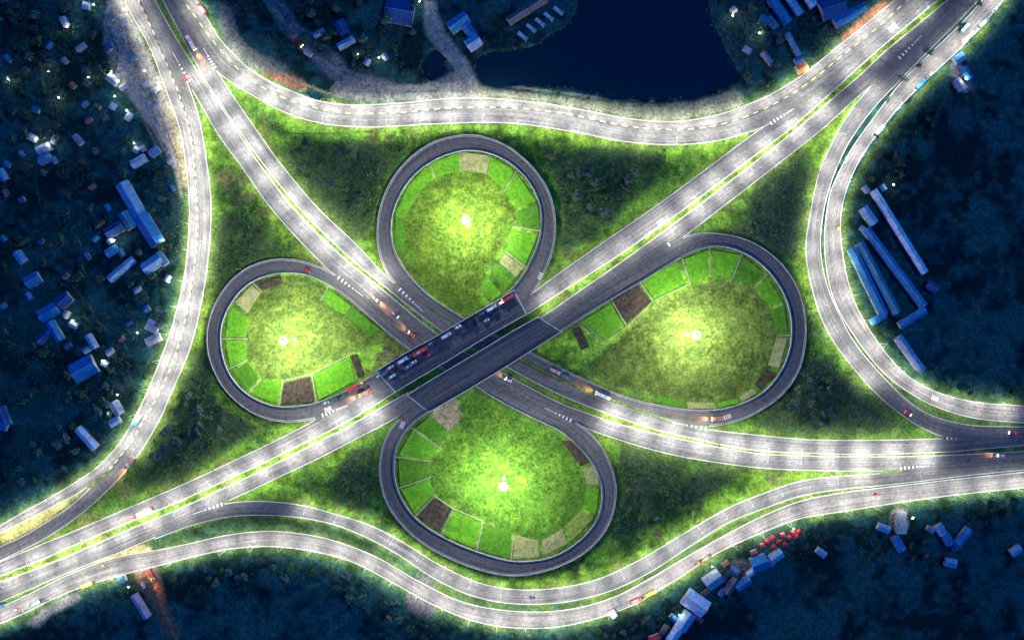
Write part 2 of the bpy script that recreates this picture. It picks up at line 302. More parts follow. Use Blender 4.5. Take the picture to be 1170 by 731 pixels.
xs = np.arange(x0, x1+.1, cell); ys = np.arange(y0, y1+.1, cell)
GX, GY = np.meshgrid(xs, ys)
PXX = GX/S+585; PYY = 365.5-GY/S
best = np.full(GX.shape, 1e3); zr = np.zeros(GX.shape)
samples = []
for nm, r in ROADS.items():
    for i in range(r['n']):
        cx, cy = W(r['mid'][i]); hw = r['hw'][i]*S; z = r['zm'][i]
        samples.append((cx, cy, z))
        Rr = hw+9; i0 = max(0, int((cx-Rr-x0)/cell)); i1 = int((cx+Rr-x0)/cell)+2; j0 = max(0, int((cy-Rr-y0)/cell)); j1 = int((cy+Rr-y0)/cell)+2
        if i1 < 0 or j1 < 0 or i0 >= len(xs) or j0 >= len(ys): continue
        sx = GX[j0:j1, i0:i1]; sy = GY[j0:j1, i0:i1]
        dd = np.hypot(sx-cx, sy-cy)-hw; b = best[j0:j1, i0:i1]; k = dd < b
        b[k] = dd[k]; zr[j0:j1, i0:i1][k] = z
SM = np.array(samples)
cxs = np.arange(x0, x1+8, 7.0); cys = np.arange(y0, y1+8, 7.0); CX, CY = np.meshgrid(cxs, cys)
D = (CX[..., None]-SM[:, 0])**2+(CY[..., None]-SM[:, 1])**2+4.0
wgt = D**-1.6; base = (wgt*SM[:, 2]).sum(-1)/wgt.sum(-1)
dm = np.sqrt(D.min(-1)); f = np.clip((dm-25)/45, 0, 1); base = base*(1-f)-1.0*f-0.6*np.clip(dm/12, 0, 1)
def interp(G, gx, gy, X, Y, c):
    u = np.clip((X-gx[0])/c, 0, len(gx)-1.001); v = np.clip((Y-gy[0])/c, 0, len(gy)-1.001)
    i = u.astype(int); j = v.astype(int); a = u-i; b = v-j
    return G[j, i]*(1-a)*(1-b)+G[j, i+1]*a*(1-b)+G[j+1, i]*(1-a)*b+G[j+1, i+1]*a*b
bz = interp(base, cxs, cys, GX, GY, 7.0)
def vnoise(X, Y, sc, seed):
    r = np.random.RandomState(seed).rand(64, 64); u = X/sc; v = Y/sc; i = np.floor(u).astype(int); j = np.floor(v).astype(int); a = u-i; b = v-j
    a = a*a*(3-2*a); b = b*b*(3-2*b); g = lambda p, q: r[p % 64, q % 64]
    return g(i, j)*(1-a)*(1-b)+g(i+1, j)*a*(1-b)+g(i, j+1)*(1-a)*b+g(i+1, j+1)*a*b
t = np.clip((best-0.7)/5.5, 0, 1); t = t*t*(3-2*t)
GZ = (zr-0.22)*(1-t)+bz*t
far = np.clip((best-1)/6, 0, 1)
GZ += far*((vnoise(GX, GY, 9, 3)-.5)*0.7+(vnoise(GX, GY, 3.2, 4)-.5)*0.35)
wmask = np.zeros(GX.shape, bool)
for p in PONDS: wmask |= inside(PXX, PYY, p)
wmask &= best > 1.5
wf = wmask.astype(float)
for _ in range(2): wf = (wf+np.roll(wf, 1, 0)+np.roll(wf, -1, 0)+np.roll(wf, 1, 1)+np.roll(wf, -1, 1))/5
GZ = GZ*(1-wf)+(-3.2)*wf
def ground_z(px, py):
    x, y = W((px, py)); return float(interp(GZ, xs, ys, np.array([x]), np.array([y]), cell)[0])
# surface colours of the ground (what grows or lies there; interior light painted in)
col = np.zeros(GX.shape+(3,))
def setc(mask, c, soft=0.0):
    m = mask.astype(float)[..., None]
    for _ in range(int(soft)): m = (m+np.roll(m, 1, 0)+np.roll(m, -1, 0)+np.roll(m, 1, 1)+np.roll(m, -1, 1))/5
    col[:] = col*(1-m)+np.array(c)*m
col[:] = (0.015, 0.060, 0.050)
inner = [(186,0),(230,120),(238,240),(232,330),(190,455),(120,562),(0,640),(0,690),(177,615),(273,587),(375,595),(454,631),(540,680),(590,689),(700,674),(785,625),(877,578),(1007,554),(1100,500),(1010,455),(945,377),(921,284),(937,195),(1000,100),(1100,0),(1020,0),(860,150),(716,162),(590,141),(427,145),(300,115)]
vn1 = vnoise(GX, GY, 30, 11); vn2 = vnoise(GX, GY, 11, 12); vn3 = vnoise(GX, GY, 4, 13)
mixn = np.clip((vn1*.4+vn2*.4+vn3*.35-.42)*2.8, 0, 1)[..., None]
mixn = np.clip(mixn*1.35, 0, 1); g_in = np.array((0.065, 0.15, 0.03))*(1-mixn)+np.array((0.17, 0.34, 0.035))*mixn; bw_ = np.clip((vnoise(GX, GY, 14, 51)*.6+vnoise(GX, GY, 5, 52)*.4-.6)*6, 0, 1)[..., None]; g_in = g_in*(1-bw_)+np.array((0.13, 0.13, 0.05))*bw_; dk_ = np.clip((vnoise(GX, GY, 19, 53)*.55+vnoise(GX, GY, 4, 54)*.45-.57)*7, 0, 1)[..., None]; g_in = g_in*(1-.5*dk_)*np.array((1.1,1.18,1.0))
mk = inside(PXX, PYY, inner)[..., None]; col[:] = np.where(mk, g_in, col)  # interior grass colour raised to stand in for lamp spill
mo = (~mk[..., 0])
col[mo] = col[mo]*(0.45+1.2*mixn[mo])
DARK = [[(345,165),(300,160),(290,150),(360,240),(415,275),(430,225),(450,185),(470,165)],[(630,190),(680,165),(760,180),(700,250),(640,290),(640,240)],[(180,440),(235,400),(240,450),(290,490),(200,550),(150,560)],
        [(860,200),(915,180),(910,300),(860,265)],[(880,445),(930,410),(1020,490),(860,490)],[(380,560),(400,515),(430,510),(430,590),(470,625)],[(705,500),(860,530),(760,590),(700,620)],[(250,230),(300,260),(330,290),(240,330)]]
for i, p in enumerate(DARK):
    m = inside(PXX, PYY, wob(p, 6, 10, 20+i)); setc(m & (vn3*.5+vn2*.5 > .3), (0.055, 0.10, 0.035), 5)
vm = np.clip(1-(best-0.5)/7.5, 0, 1)*(best > -1)      # yellower green verge beside every road
vm = (vm*(0.35+0.8*vn2))[..., None]; vm = np.clip(vm, 0, 1)
col[:] = col*(1-vm)+(np.array((0.055, 0.10, 0.018))*(1-vn3[..., None])+np.array((0.11, 0.17, 0.025))*vn3[..., None])*vm
SAND = [([(122,0),(138,0),(150,20),(168,60),(186,100),(203,145),(210,190),(212,212),(205,206),(190,170),(160,128),(135,95),(124,70),(118,30)], (0.30,0.28,0.23)),
        ([(484,0),(496,-5),(503,25),(520,52),(540,80),(548,108),(530,108),(520,80),(505,60),(486,35)], (0.26,0.26,0.22)),
        ([(392,78),(430,88),(470,98),(530,84),(545,110),(500,113),(440,116),(395,112),(378,104)], (0.17,0.18,0.16)),
        ([(545,110),(545,98),(600,106),(660,112),(740,118),(800,112),(845,104),(850,116),(780,136),(700,130),(630,117)], (0.18,0.19,0.13)),
        ([(318,78),(338,86),(352,97),(347,104),(325,97),(308,88),(296,78)], (0.22,0.10,0.06)),
        ([(300,-5),(316,-5),(345,30),(385,62),(398,82),(385,92),(350,62),(318,30)], (0.16,0.16,0.15)),
        ([(248,0),(262,8),(275,45),(300,62),(330,75),(330,84),(296,80),(268,62),(252,35)], (0.15,0.16,0.13)),
        ([(150,652),(176,645),(190,690),(207,731),(195,735),(176,700)], (0.18,0.10,0.065)),
        ([(30,712),(60,690),(92,678),(94,684),(55,704),(45,718)], (0.25,0.25,0.2)),
        ([(190,100),(206,120),(212,170),(216,215),(208,215),(200,170),(192,135)], (0.22,0.20,0.11)),
        ([(0,606),(40,585),(98,556),(60,590),(0,620)], (0.32,0.30,0.10)),
        ([(836,640),(860,640),(850,665),(825,668)], (0.22,0.17,0.13)),
        ([(1085,64),(1098,70),(1110,100),(1100,108),(1088,85)], (0.25,0.24,0.22)),
        ([(1018,582),(1036,582),(1036,608),(1018,606)], (0.3,0.27,0.22)),
        ([(1000,7),(1020,-5),(990,30),(965,55),(960,45)], (0.28,0.13,0.07)),
        ([(478,655),(500,668),(492,705),(470,700),(462,680)], (0.12,0.11,0.11)),
        ([(100,634),(145,628),(170,622),(176,634),(150,640),(110,645)], (0.45,0.36,0.16))]
for i, (p, c) in enumerate(SAND):
    m = inside(PXX, PYY, wob(p, 1.6, 5, 40+i)); setc(m & (best > 0.3), np.array(c)*1.0, 1)
TRK = [([(130,0),(128,40),(138,85),(160,125),(182,160),(200,195),(207,225)], 1.5, (0.30,0.27,0.20)), ([(142,20),(150,60),(168,100),(186,140),(202,180)], 1.0, (0.05,0.055,0.05)), ([(122,30),(134,60),(130,80)], 1.0, (0.05,0.05,0.05)),
       ([(150,45),(160,80),(180,118),(196,150),(205,190)], 0.9, (0.26,0.20,0.12)), ([(128,12),(145,30),(158,58)], .8, (0.28,0.25,0.2)), ([(135,90),(152,112),(170,150),(190,190)], .9, (0.24,0.23,0.18)),
       ([(302,0),(340,40),(392,86),(440,98),(520,96)], 1.6, (0.26,0.25,0.21)), ([(395,104),(440,106),(500,104),(540,104)], .9, (0.06,0.07,0.05)), ([(490,0),(508,40),(533,78),(540,108)], 2.2, (0.30,0.29,0.24)),
       ([(255,20),(290,60),(330,88),(390,112)], 1.0, (0.25,0.22,0.16)), ([(938,700),(990,645),(1005,625)], 2.5, (0.05,0.10,0.05)), ([(0,560),(30,520),(60,470),(110,440)], 1.2, (0.07,0.08,0.06)),
       ([(20,250),(60,300),(100,350),(130,400),(128,450)], 1.0, (0.10,0.10,0.08)), ([(60,0),(50,60),(60,130),(40,190),(50,260)], 1.0, (0.09,0.09,0.08)), ([(555,96),(620,103),(700,113),(790,112)], 1.2, (0.28,0.27,0.19)),
       ([(168,650),(180,680),(198,725),(215,760)], 1.6, (0.40,0.18,0.09)), ([(265,250),(250,300),(262,330)], 1.0, (0.05,0.06,0.03)), ([(425,150),(380,152),(320,150),(300,140)], .9, (0.05,0.07,0.03))]
for pl, wd2, c in TRK:
    Pd = dens(pl, 1.5); dmin = np.full(GX.shape, 99.0)
    for q in Pd:
        j = int(((365.5-q[1])*S-y0)/cell); i = int(((q[0]-585)*S-x0)/cell); a_, b_2 = max(0, j-6), max(0, i-6)
        w_ = np.hypot(PXX[a_:j+7, b_2:i+7]-q[0], PYY[a_:j+7, b_2:i+7]-q[1]); dmin[a_:j+7, b_2:i+7] = np.minimum(dmin[a_:j+7, b_2:i+7], w_)
    k = np.clip(1.6-dmin/wd2, 0, 1)*(best > .5)*(0.55+.45*vn3); col[:] = col*(1-k[..., None])+np.array(c)*k[..., None]
LOOPC = [((345,390),[(270,345),(300,322),(345,318),(440,378),(400,405),(360,425),(325,434),(300,432),(284,410),(284,385),(284,360)],(0.10,0.17,0.03)),
         ((525,260),[(463,235),(492,207),(526,196),(558,199),(577,217),(588,240),(587,262),(575,285),(556,318),(536,352),(520,350),(480,322),(458,290),(456,262)],(0.08,0.16,0.018)),
         ((785,385),[(748,345),(790,327),(836,319),(862,332),(880,352),(886,385),(872,425),(845,455),(800,462),(750,452),(700,440),(670,420),(700,392)],(0.095,0.155,0.03)),
         ((580,545),[(504,512),(520,470),(545,452),(600,475),(640,500),(664,535),(670,565),(650,600),(618,616),(585,612),(550,594),(518,580),(495,562),(492,530)],(0.075,0.19,0.02))]
for i, (c, p, cc) in enumerate(LOOPC):
    m = inside(PXX, PYY, wob(p, 2, 8, 60+i)); k = 0.5+0.6*np.clip(vn2*.5+vn3*.6-.05, 0, 1)
    mm = m.astype(float)
    for _ in range(3): mm = (mm+np.roll(mm, 1, 0)+np.roll(mm, -1, 0)+np.roll(mm, 1, 1)+np.roll(mm, -1, 1))/5
    c3 = np.array(cc)*k[..., None]+np.array((0.07,0.03,0.0))*np.clip(vn3-.55, 0, 1)[..., None]
    col[:] = col*(1-mm[..., None])+c3*mm[..., None]
setc(inside(PXX, PYY, wob([(497,455),(512,452),(525,465),(522,485),(508,492),(497,480)], 1, 5, 80)), (0.22,0.19,0.12), 1)
col *= (0.8+0.4*vnoise(GX, GY, 2.3, 30))[..., None]
ny, nx = GX.shape
# the sheet continues in widening rings to the horizon
ox = [4000, 1800, 900, 620]; gxs = np.r_[[-v for v in ox], xs, ox[::-1]]; gys = np.r_[[-v for v in ox], ys, ox[::-1]]
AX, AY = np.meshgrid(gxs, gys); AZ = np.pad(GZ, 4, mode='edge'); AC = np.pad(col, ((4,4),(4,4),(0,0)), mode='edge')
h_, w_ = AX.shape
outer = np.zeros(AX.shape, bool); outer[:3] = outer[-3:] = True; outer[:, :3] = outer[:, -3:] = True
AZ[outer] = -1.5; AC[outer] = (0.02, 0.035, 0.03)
me = bpy.data.meshes.new('ground'); nv = h_*w_
me.vertices.add(nv); me.vertices.foreach_set('co', np.stack([AX, AY, AZ], -1).astype(np.float32).ravel())
ii = (np.arange(h_-1)[:, None]*w_+np.arange(w_-1)[None]).ravel(); quads = np.stack([ii, ii+1, ii+1+w_, ii+w_], -1)
me.loops.add(quads.size); me.loops.foreach_set('vertex_index', quads.ravel().astype(np.int32))
me.polygons.add(len(quads)); me.polygons.foreach_set('loop_start', (np.arange(len(quads))*4).astype(np.int32)); me.polygons.foreach_set('loop_total', np.full(len(quads), 4, np.int32))
me.polygons.foreach_set('use_smooth', np.ones(len(quads), bool)); me.update()
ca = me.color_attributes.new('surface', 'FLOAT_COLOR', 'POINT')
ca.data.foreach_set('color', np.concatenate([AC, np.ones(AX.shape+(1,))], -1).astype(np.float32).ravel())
gm = bpy.data.materials.new('ground_cover'); gm.use_nodes = True
nt = gm.node_tree; b = nt.nodes['Principled BSDF']; b.inputs['Roughness'].default_value = 0.95; b.inputs['Specular IOR Level'].default_value = 0.1
at = nt.nodes.new('ShaderNodeAttribute'); at.attribute_name = 'surface'; tc = nt.nodes.new('ShaderNodeTexCoord')
n1 = nt.nodes.new('ShaderNodeTexNoise'); n1.inputs['Scale'].default_value = 0.5; n1.inputs['Detail'].default_value = 9; n1.inputs['Roughness'].default_value = 0.75
nt.links.new(tc.outputs['Object'], n1.inputs['Vector'])
rr = nt.nodes.new('ShaderNodeValToRGB'); rr.color_ramp.elements[0].position = 0.36; rr.color_ramp.elements[1].position = 0.64
rr.color_ramp.elements[0].color = (0.34, 0.40, 0.45, 1); rr.color_ramp.elements[1].color = (1.75, 1.65, 1.5, 1)
nt.links.new(n1.outputs['Fac'], rr.inputs[0])
mx = nt.nodes.new('ShaderNodeMix'); mx.data_type = 'RGBA'; mx.blend_type = 'MULTIPLY'; mx.inputs[0].default_value = 1
nt.links.new(at.outputs['Color'], mx.inputs[6]); nt.links.new(rr.outputs[0], mx.inputs[7]); nt.links.new(mx.outputs[2], b.inputs['Base Color'])
bp = nt.nodes.new('ShaderNodeBump'); bp.inputs['Strength'].default_value = 0.9; bp.inputs['Distance'].default_value = 0.6
nt.links.new(n1.outputs['Fac'], bp.inputs['Height']); nt.links.new(bp.outputs[0], b.inputs['Normal'])
me.materials.append(gm)
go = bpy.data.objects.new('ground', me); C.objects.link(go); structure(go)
for i, p in enumerate(PONDS):
    Pw = np.array([W(q) for q in p]); zw_ = -1.95+.008*i; c = Pw.mean(0); mb = MB()
    Pw = c+(Pw-c)*1.02
    mb.add([(x, y, zw_) for x, y in Pw], [tuple(range(len(Pw)))[::-1]])
    structure(mb.build('water', M['water']))

# ---------------------------------------------------------------- road ribbons, kerbs, barriers
def offs(P, d):
    """offset a polyline sideways by d (metres)"""
    g = np.gradient(P, axis=0); g /= np.linalg.norm(g, axis=1)[:, None]+1e-9
    return P+np.c_[-g[:, 1], g[:, 0]]*d
def strip(mb, P, z, w, h, side, base=0.0, down=0.3):
    """a kerb or low wall: P world polyline, z heights, width w to 'side' (+1/-1), top h over z"""
    Q = offs(P, w*side); n = len(P); vs = []
    for i in range(n):
        vs += [(P[i,0],P[i,1],z[i]-down),(P[i,0],P[i,1],z[i]+h),(Q[i,0],Q[i,1],z[i]+h),(Q[i,0],Q[i,1],z[i]-down)]
    fs = []
    for i in range(n-1):
        a = i*4; c = a+4
        fs += [(a, a+1, c+1, c), (a+1, a+2, c+2, c+1), (a+2, a+3, c+3, c+2)]
    fs += [(0,1,2,3), (4*n-1,4*n-2,4*n-3,4*n-4)]
    mb.add(vs, fs)
def span(P, s):
    if s is None: return 0, len(P)
    a = nearest(P, s[0]) if s[0] is not None else 0
    b = len(P)-1 if s[1] is None else nearest(P, s[1])
    if a > b: a, b = b, a
    return a, b+1
def wp(P): return np.c_[(P[:, 0]-585)*S, (365.5-P[:, 1])*S]
kerbs = MB(); barriers = {}
for nm, r in ROADS.items():
    A, B = wp(r['A']), wp(r['B']); n = r['n']; m = me = bpy.data.meshes.new('road')
    cols_ = 5; vs = []
    for i in range(n):
        for k in range(cols_):
            t = k/(cols_-1); p = A[i]*(1-t)+B[i]*t; vs.append((p[0], p[1], r['zA'][i]*(1-t)+r['zB'][i]*t))
    fs = [(i*5+k, i*5+5+k, i*5+6+k, i*5+1+k) for i in range(n-1) for k in range(4)]
    nb = len(vs)
    for i in range(n): vs += [(A[i,0], A[i,1], r['zA'][i]-.6), (B[i,0], B[i,1], r['zB'][i]-.6)]
    for i in range(n-1):
        fs += [(i*5, nb+2*i, nb+2*i+2, i*5+5), (i*5+4, i*5+9, nb+2*i+3, nb+2*i+1)]
    me.from_pydata(vs, [], fs); me.materials.append(M[r['m']])
    al = np.r_[0, np.cumsum(np.linalg.norm(np.diff(wp(r['mid']), axis=0), axis=1))]
    uvl = me.uv_layers.new(name='UVMap'); li = np.zeros(len(me.loops), np.int32); me.loops.foreach_get('vertex_index', li)
    uvv = np.zeros((len(vs), 2)); ar = np.arange(nb); uvv[:nb, 0] = (ar % 5)/4*np.repeat(r['hw']*2*S, 5); uvv[:nb, 1] = np.repeat(al, 5)
    uvv[nb:, 1] = np.repeat(al, 2); uvv += NR.rand()*50
    uvl.data.foreach_set('uv', uvv[li].ravel().astype(np.float32))
    o = bpy.data.objects.new('road', me); C.objects.link(o); structure(o)
    # which way is outward for A (sign of offset away from B)
    gA = offs(A, 1.0); sA = 1 if np.linalg.norm(gA-B) > np.linalg.norm(A-B) else -1
    gB = offs(B, 1.0); sB = 1 if np.linalg.norm(gB-A) > np.linalg.norm(B-A) else -1
    for key, P, PP, z, sg in (('kA', A, r['A'], r['zA'], sA), ('kB', B, r['B'], r['zB'], sB)):
        for s in r[key]:
            a, b_ = span(PP, s)
            if b_-a < 3: continue
            if r.get('loop'):
                mb = barriers.setdefault(nm, []); w = MB(); strip(w, P[a:b_], z[a:b_], 0.42, 0.75, sg, down=0.8); mb.append(w)
                strip(kerbs, offs(P, -0.9*sg)[a:b_], z[a:b_], 0.32, 0.02, sg, down=0.05)
            else: strip(kerbs, P[a:b_], z[a:b_], 0.45, 0.13, sg, down=0.6)
structure(kerbs.build('kerb', M['kerb']))
for nm, l in barriers.items():
    for k, w in enumerate(l):
        edge = 'inner' if length(np.array(w.v)[::4, :2]) > 0 and (nm in ('west_loop','north_loop')) == (k == 1) else 'outer'
        tag(w.build('crash_barrier', M['concrete']), f"low concrete barrier round the {edge} edge of the {nm.replace('_',' ')} road", 'barrier', 'concrete barriers round the loops')

# lane dashes, gore stripes, rumble bars
paint = MB(); worn = MB()
def dash(c, d, L, w, z):
    c = np.array(c); d = np.array(d)/np.linalg.norm(d); s = np.array((-d[1], d[0]))
    ps = [c-d*L/2-s*w/2, c+d*L/2-s*w/2, c+d*L/2+s*w/2, c-d*L/2+s*w/2]
    return [(p[0], p[1], z) for p in ps]
for nm, r in ROADS.items():
    mid = wp(r['mid']); al = np.r_[0, np.cumsum(np.linalg.norm(np.diff(mid, axis=0), axis=1))]; s = 4.0
    while s < al[-1]-4:
        i = int(np.searchsorted(al, s)); d = mid[min(i+1, len(mid)-1)]-mid[i-1]
        if r.get('loop'): break
        worn.add(dash(mid[i], d, 2.2, 0.14, r['zm'][i]+0.05+0.24*0), [(0,1,2,3)])
        s += 9.0
def zroad(px, py):
    bz_, bd = 0, 1e9
    for r in ROADS.values():
        d = ((r['mid']-np.array((px, py)))**2).sum(1); i = int(d.argmin())
        if d[i] < bd: bd = d[i]; bz_ = r['zm'][i]
    return bz_
def ztop(px, py):
    z = -9
    for r in ROADS.values():
        d = np.sqrt(((r['mid']-np.array((px, py)))**2).sum(1)); i = int(d.argmin())
        if d[i] < r['hw'][i]+1: z = max(z, r['zm'][i])
    return z if z > -5 else ground_z(px, py)
def chevrons(a, b, n=5, w0=5.0, w1=1.5):
    A = np.array(W(a)); B = np.array(W(b)); d = (B-A)/np.linalg.norm(B-A); s = np.array((-d[1], d[0])); z = ztop(*a)+0.07
    for k in range(n):
        t = (k+.5)/n; c = A*(1-t)+B*t; ww = (w0*(1-t)+w1*t)*0.55
        q = [c-s*ww/2-d*.45, c-s*ww/2+d*.45, c+s*ww/2+d*.45, c+s*ww/2-d*.45]
        paint.add([(p[0], p[1], z) for p in q], [(3,2,1,0)])
    paint.add(dash((A+B)/2+(B-A)*.75, d, np.linalg.norm(B-A)*0.5, .3, z), [(0,1,2,3)])
for a, b in [((217,95),(204,72)),((246,79),(237,63)),((879,142),(898,130)),((1026,68),(1044,50)),((1080,500),(1104,500)),((1027,535),(1050,533)),((385,316),(405,331)),
             ((455,329),(474,347)),((369,474),(389,466)),((654,481),(633,471)),((809,490),(782,485)),((765,279),(742,291)),((257,574),(234,582))]:
    chevrons(a, b)
def rumble(c, d, n, w, gap=1.3):
    c = np.array(W(c)); d = np.array((d[0], -d[1]), float); d /= np.linalg.norm(d); s = (-d[1], d[0]); 
    for k in range(n):
        q = c+d*(k-(n-1)/2)*gap; px, py = q[0]/S+585, 365.5-q[1]/S
        paint.add(dash(q, s, w, 0.5, ztop(px, py)+0.06), [(0,1,2,3)])
rumble((1020,32),(1,-.85),5,4); rumble((831,476),(1,-.35),4,3); rumble((1068,455),(1,.4),4,3); rumble((377,466),(1,-.4),4,3); rumble((461,484),(-.4,1),4,3); rumble((617,316),(.5,-1),4,3)
structure(paint.build('lane_markings', M['paint'])); structure(worn.build('lane_markings', M['worn_paint']))

# divider walls between ramp and service road
def wall_along(P, z, w, h, name, m, label):
    mb = MB(); n = len(P)
    Pw = wp(P); strip(mb, offs(Pw, -w/2), z, w, h, 1, down=.3)
    o = mb.build(name, m); o.data.materials.append(M['asphalt_old'])
    for f in o.data.polygons:
        if (min(f.vertices)//4//2) % 2: f.material_index = 1
    return tag(o, label, 'barrier')
M['divider'] = mat('painted_divider', (0.62,0.60,0.5), 0.7, 0.2, 0.8, (0.8,0.66,0.3))
n1_ = ROADS['north_ramp']; P = smooth((resamp(n1_['B'], 400)+resamp(ROADS['north_service_road']['A'], 400))/2); 
wall_along(P, np.full(len(P), .06), .5, .8, 'divider_wall', M['divider'], 'pale low divider wall between north ramp and its service road')
a_ = ROADS['west_service_road']['B']; b_ = ROADS['west_ramp']['A']; ia = nearest(a_, (119,540)); ib = nearest(b_, (124,540))
P = (resamp(a_[:ia], 300)+resamp(b_[:ib], 300))/2
wall_along(P, np.full(len(P), .06), .5, .8, 'divider_wall', M['divider'], 'pale low divider wall between west ramp and its service road')

# ---------------------------------------------------------------- flyover bridges
def bridge(N_, S_, label, zoff):
    n = 40; A = resamp(dens(N_), n); B = resamp(dens(S_), n); Aw, Bw = wp(A), wp(B); z = HB+zoff
    root = empty('flyover_bridge', (0, 0, 0)); tag(root, label, 'bridge', 'twin flyover bridges over the highway')
    def slab(nm, o1, o2, zt, zb, m, uv=False):
        mb = MB(); A2 = Aw*(1-o1)+Bw*o1; B2 = Aw*(1-o2)+Bw*o2; vs = []
        for i in range(n): vs += [(*A2[i], zt), (*B2[i], zt), (*B2[i], zb), (*A2[i], zb)]
        fs = []
        for i in range(n-1):
            a = 4*i; c = a+4
            fs += [(a, a+1, c+1, c)[::-1], (a+1, a+2, c+2, c+1)[::-1], (a+2, a+3, c+3, c+2)[::-1], (a+3, a, c, c+3)[::-1]]
        fs += [(0,1,2,3), tuple(range(4*n-4, 4*n))[::-1]]
        mb.add(vs, fs); o = mb.build(nm, m, root)
        if uv:
            me = o.data; u = me.uv_layers.new(name='UVMap'); li = np.zeros(len(me.loops), np.int32); me.loops.foreach_get('vertex_index', li)
            co = np.array(vs); uu = np.c_[np.tile([0, 17, 17, 0], n), np.repeat(np.arange(n)*3.0, 4)]; u.data.foreach_set('uv', uu[li].ravel().astype(np.float32))
        return o
    slab('road_deck', 0.0, 1.0, z+.30, z-.25, M['asphalt_bridge'], True)
    slab('girder', 0.06, 0.94, z-.25, z-1.4, M['concrete'])
    for P, sg in ((Aw, 1), (Bw, -1)):
        mb = MB(); strip(mb, P, np.full(n, z+.30), .42, .85, sg, down=.9); mb.build('parapet', M['kerb'], root)
    for i in (0, n-1):                                   # expansion joints
        mb = MB(); c = (Aw[i]+Bw[i])/2; d = Bw[i]-Aw[i]; dd = (1 if i == 0 else -1)
        g = Aw[min(i+1, n-1)]-Aw[max(i-1, 0)]; g = g/np.linalg.norm(g)*0.5*dd
        mb.add([(p[0], p[1], z+.335) for p in (Aw[i]+g*0.4, Bw[i]+g*.4, Bw[i]+g*2.0, Aw[i]+g*2.0)], [(0,1,2,3)]); mb.build('expansion_joint', M['concrete'], root)
        mb = MB(); mb.box((*(c+g*2), (z-1.4)/2-.8), (np.linalg.norm(d)*1.0, 1.0, z+.2), math.atan2(d[1], d[0])); mb.build('abutment', M['concrete'], root)
    # pier row standing in the highway median
    for t in (0.12, 0.5, 0.88):
        i = n//2; P = Aw*(1-t)+Bw*t
        med = wp((T_med)); k = np.unravel_index(np.argmin(((P[:, None]-med[None])**2).sum(-1)), (n, len(med)))
        q = med[k[1]]; mb = MB(); mb.tube((q[0], q[1], -.6), (q[0], q[1], z-1.2), .55, n=12); mb.build('pier', M['concrete'], root)
mA = resamp(ROADS['highway_carriageway']['B'], 500); mBm = ROADS['highway_carriageway_b']['B']
T_med = np.array([(p+mBm[nearest(mBm, p)])/2 for p in mA])
bridge([(431,424),(467,402),(498,385),(528.5,367),(568,344),(588,332)], [(452,447),(467,438),(510.7,412),(549,388.5),(602,358)], 'dark flyover deck carrying the vehicle queue, upper of the twin bridges', 0.0)
bridge([(466,451),(483,440),(546,402.5),(590,376),(616,362)], [(490,470),(543.5,439),(590,410.5),(641,378)], 'empty dark flyover deck, lower of the twin bridges', 0.004)

# ---------------------------------------------------------------- garden plots in the loops
def plot(poly, kind, label):
    P = np.array([W(p) for p in poly]); c = P.mean(0); n = len(P); G = 10
    # bilinear patch over the quad so it follows the ground
    a, b_, c_, d_ = P; vs = []; fs = []
    e = 0.035
    for j in range(G+1):
        for i in range(G+1):
            u, v = e+(1-2*e)*i/G, e+(1-2*e)*j/G
            p = a*(1-u)*(1-v)+b_*u*(1-v)+c_*u*v+d_*(1-u)*v
            z = ground_z(p[0]/S+585, 365.5-p[1]/S)+0.38
            if kind == 'brown': z += 0.12*math.sin(u*40)
            vs.append((p[0], p[1], z))
    for j in range(G):
        for i in range(G): q = j*(G+1)+i; fs.append((q, q+1, q+G+2, q+G+1))
    ring = [i for i in range(G+1)]+[(j+1)*(G+1)-1 for j in range(1, G+1)]+[G*(G+1)+i for i in range(G-1, -1, -1)]+[j*(G+1) for j in range(G-1, 0, -1)]
    nb = len(vs); vs += [(vs[i][0], vs[i][1], vs[i][2]-1.3) for i in ring]; k = len(ring)
    fs += [(ring[i], nb+i, nb+(i+1) % k, ring[(i+1) % k]) for i in range(k)]
    mb = MB(); mb.add(vs, fs); o = mb.build('garden_plot', M['plot_'+kind]); o.data.validate()
    tag(o, label, 'garden plot', 'garden plots inside the loops')
def curb_path(a, b, w=0.6):
    A, B = np.array(W(a)), np.array(W(b)); n = 12; d = (B-A)/np.linalg.norm(B-A); s = np.array((-d[1], d[0]))*w/2; vs = []
    for i in range(n+1):
        p = A+(B-A)*i/n; z = ground_z(p[0]/S+585, 365.5-p[1]/S)
        vs += [(p[0]-s[0], p[1]-s[1], z+.56), (p[0]+s[0], p[1]+s[1], z+.56), (p[0]-s[0], p[1]-s[1], z-.5), (p[0]+s[0], p[1]+s[1], z-.5)]
    fs = []
    for i in range(n): a_ = 4*i; fs += [(a_, a_+1, a_+5, a_+4), (a_+1, a_+3, a_+7, a_+5), (a_+2, a_, a_+4, a_+6)]
    EDG.add(vs, fs)
EDG = MB()
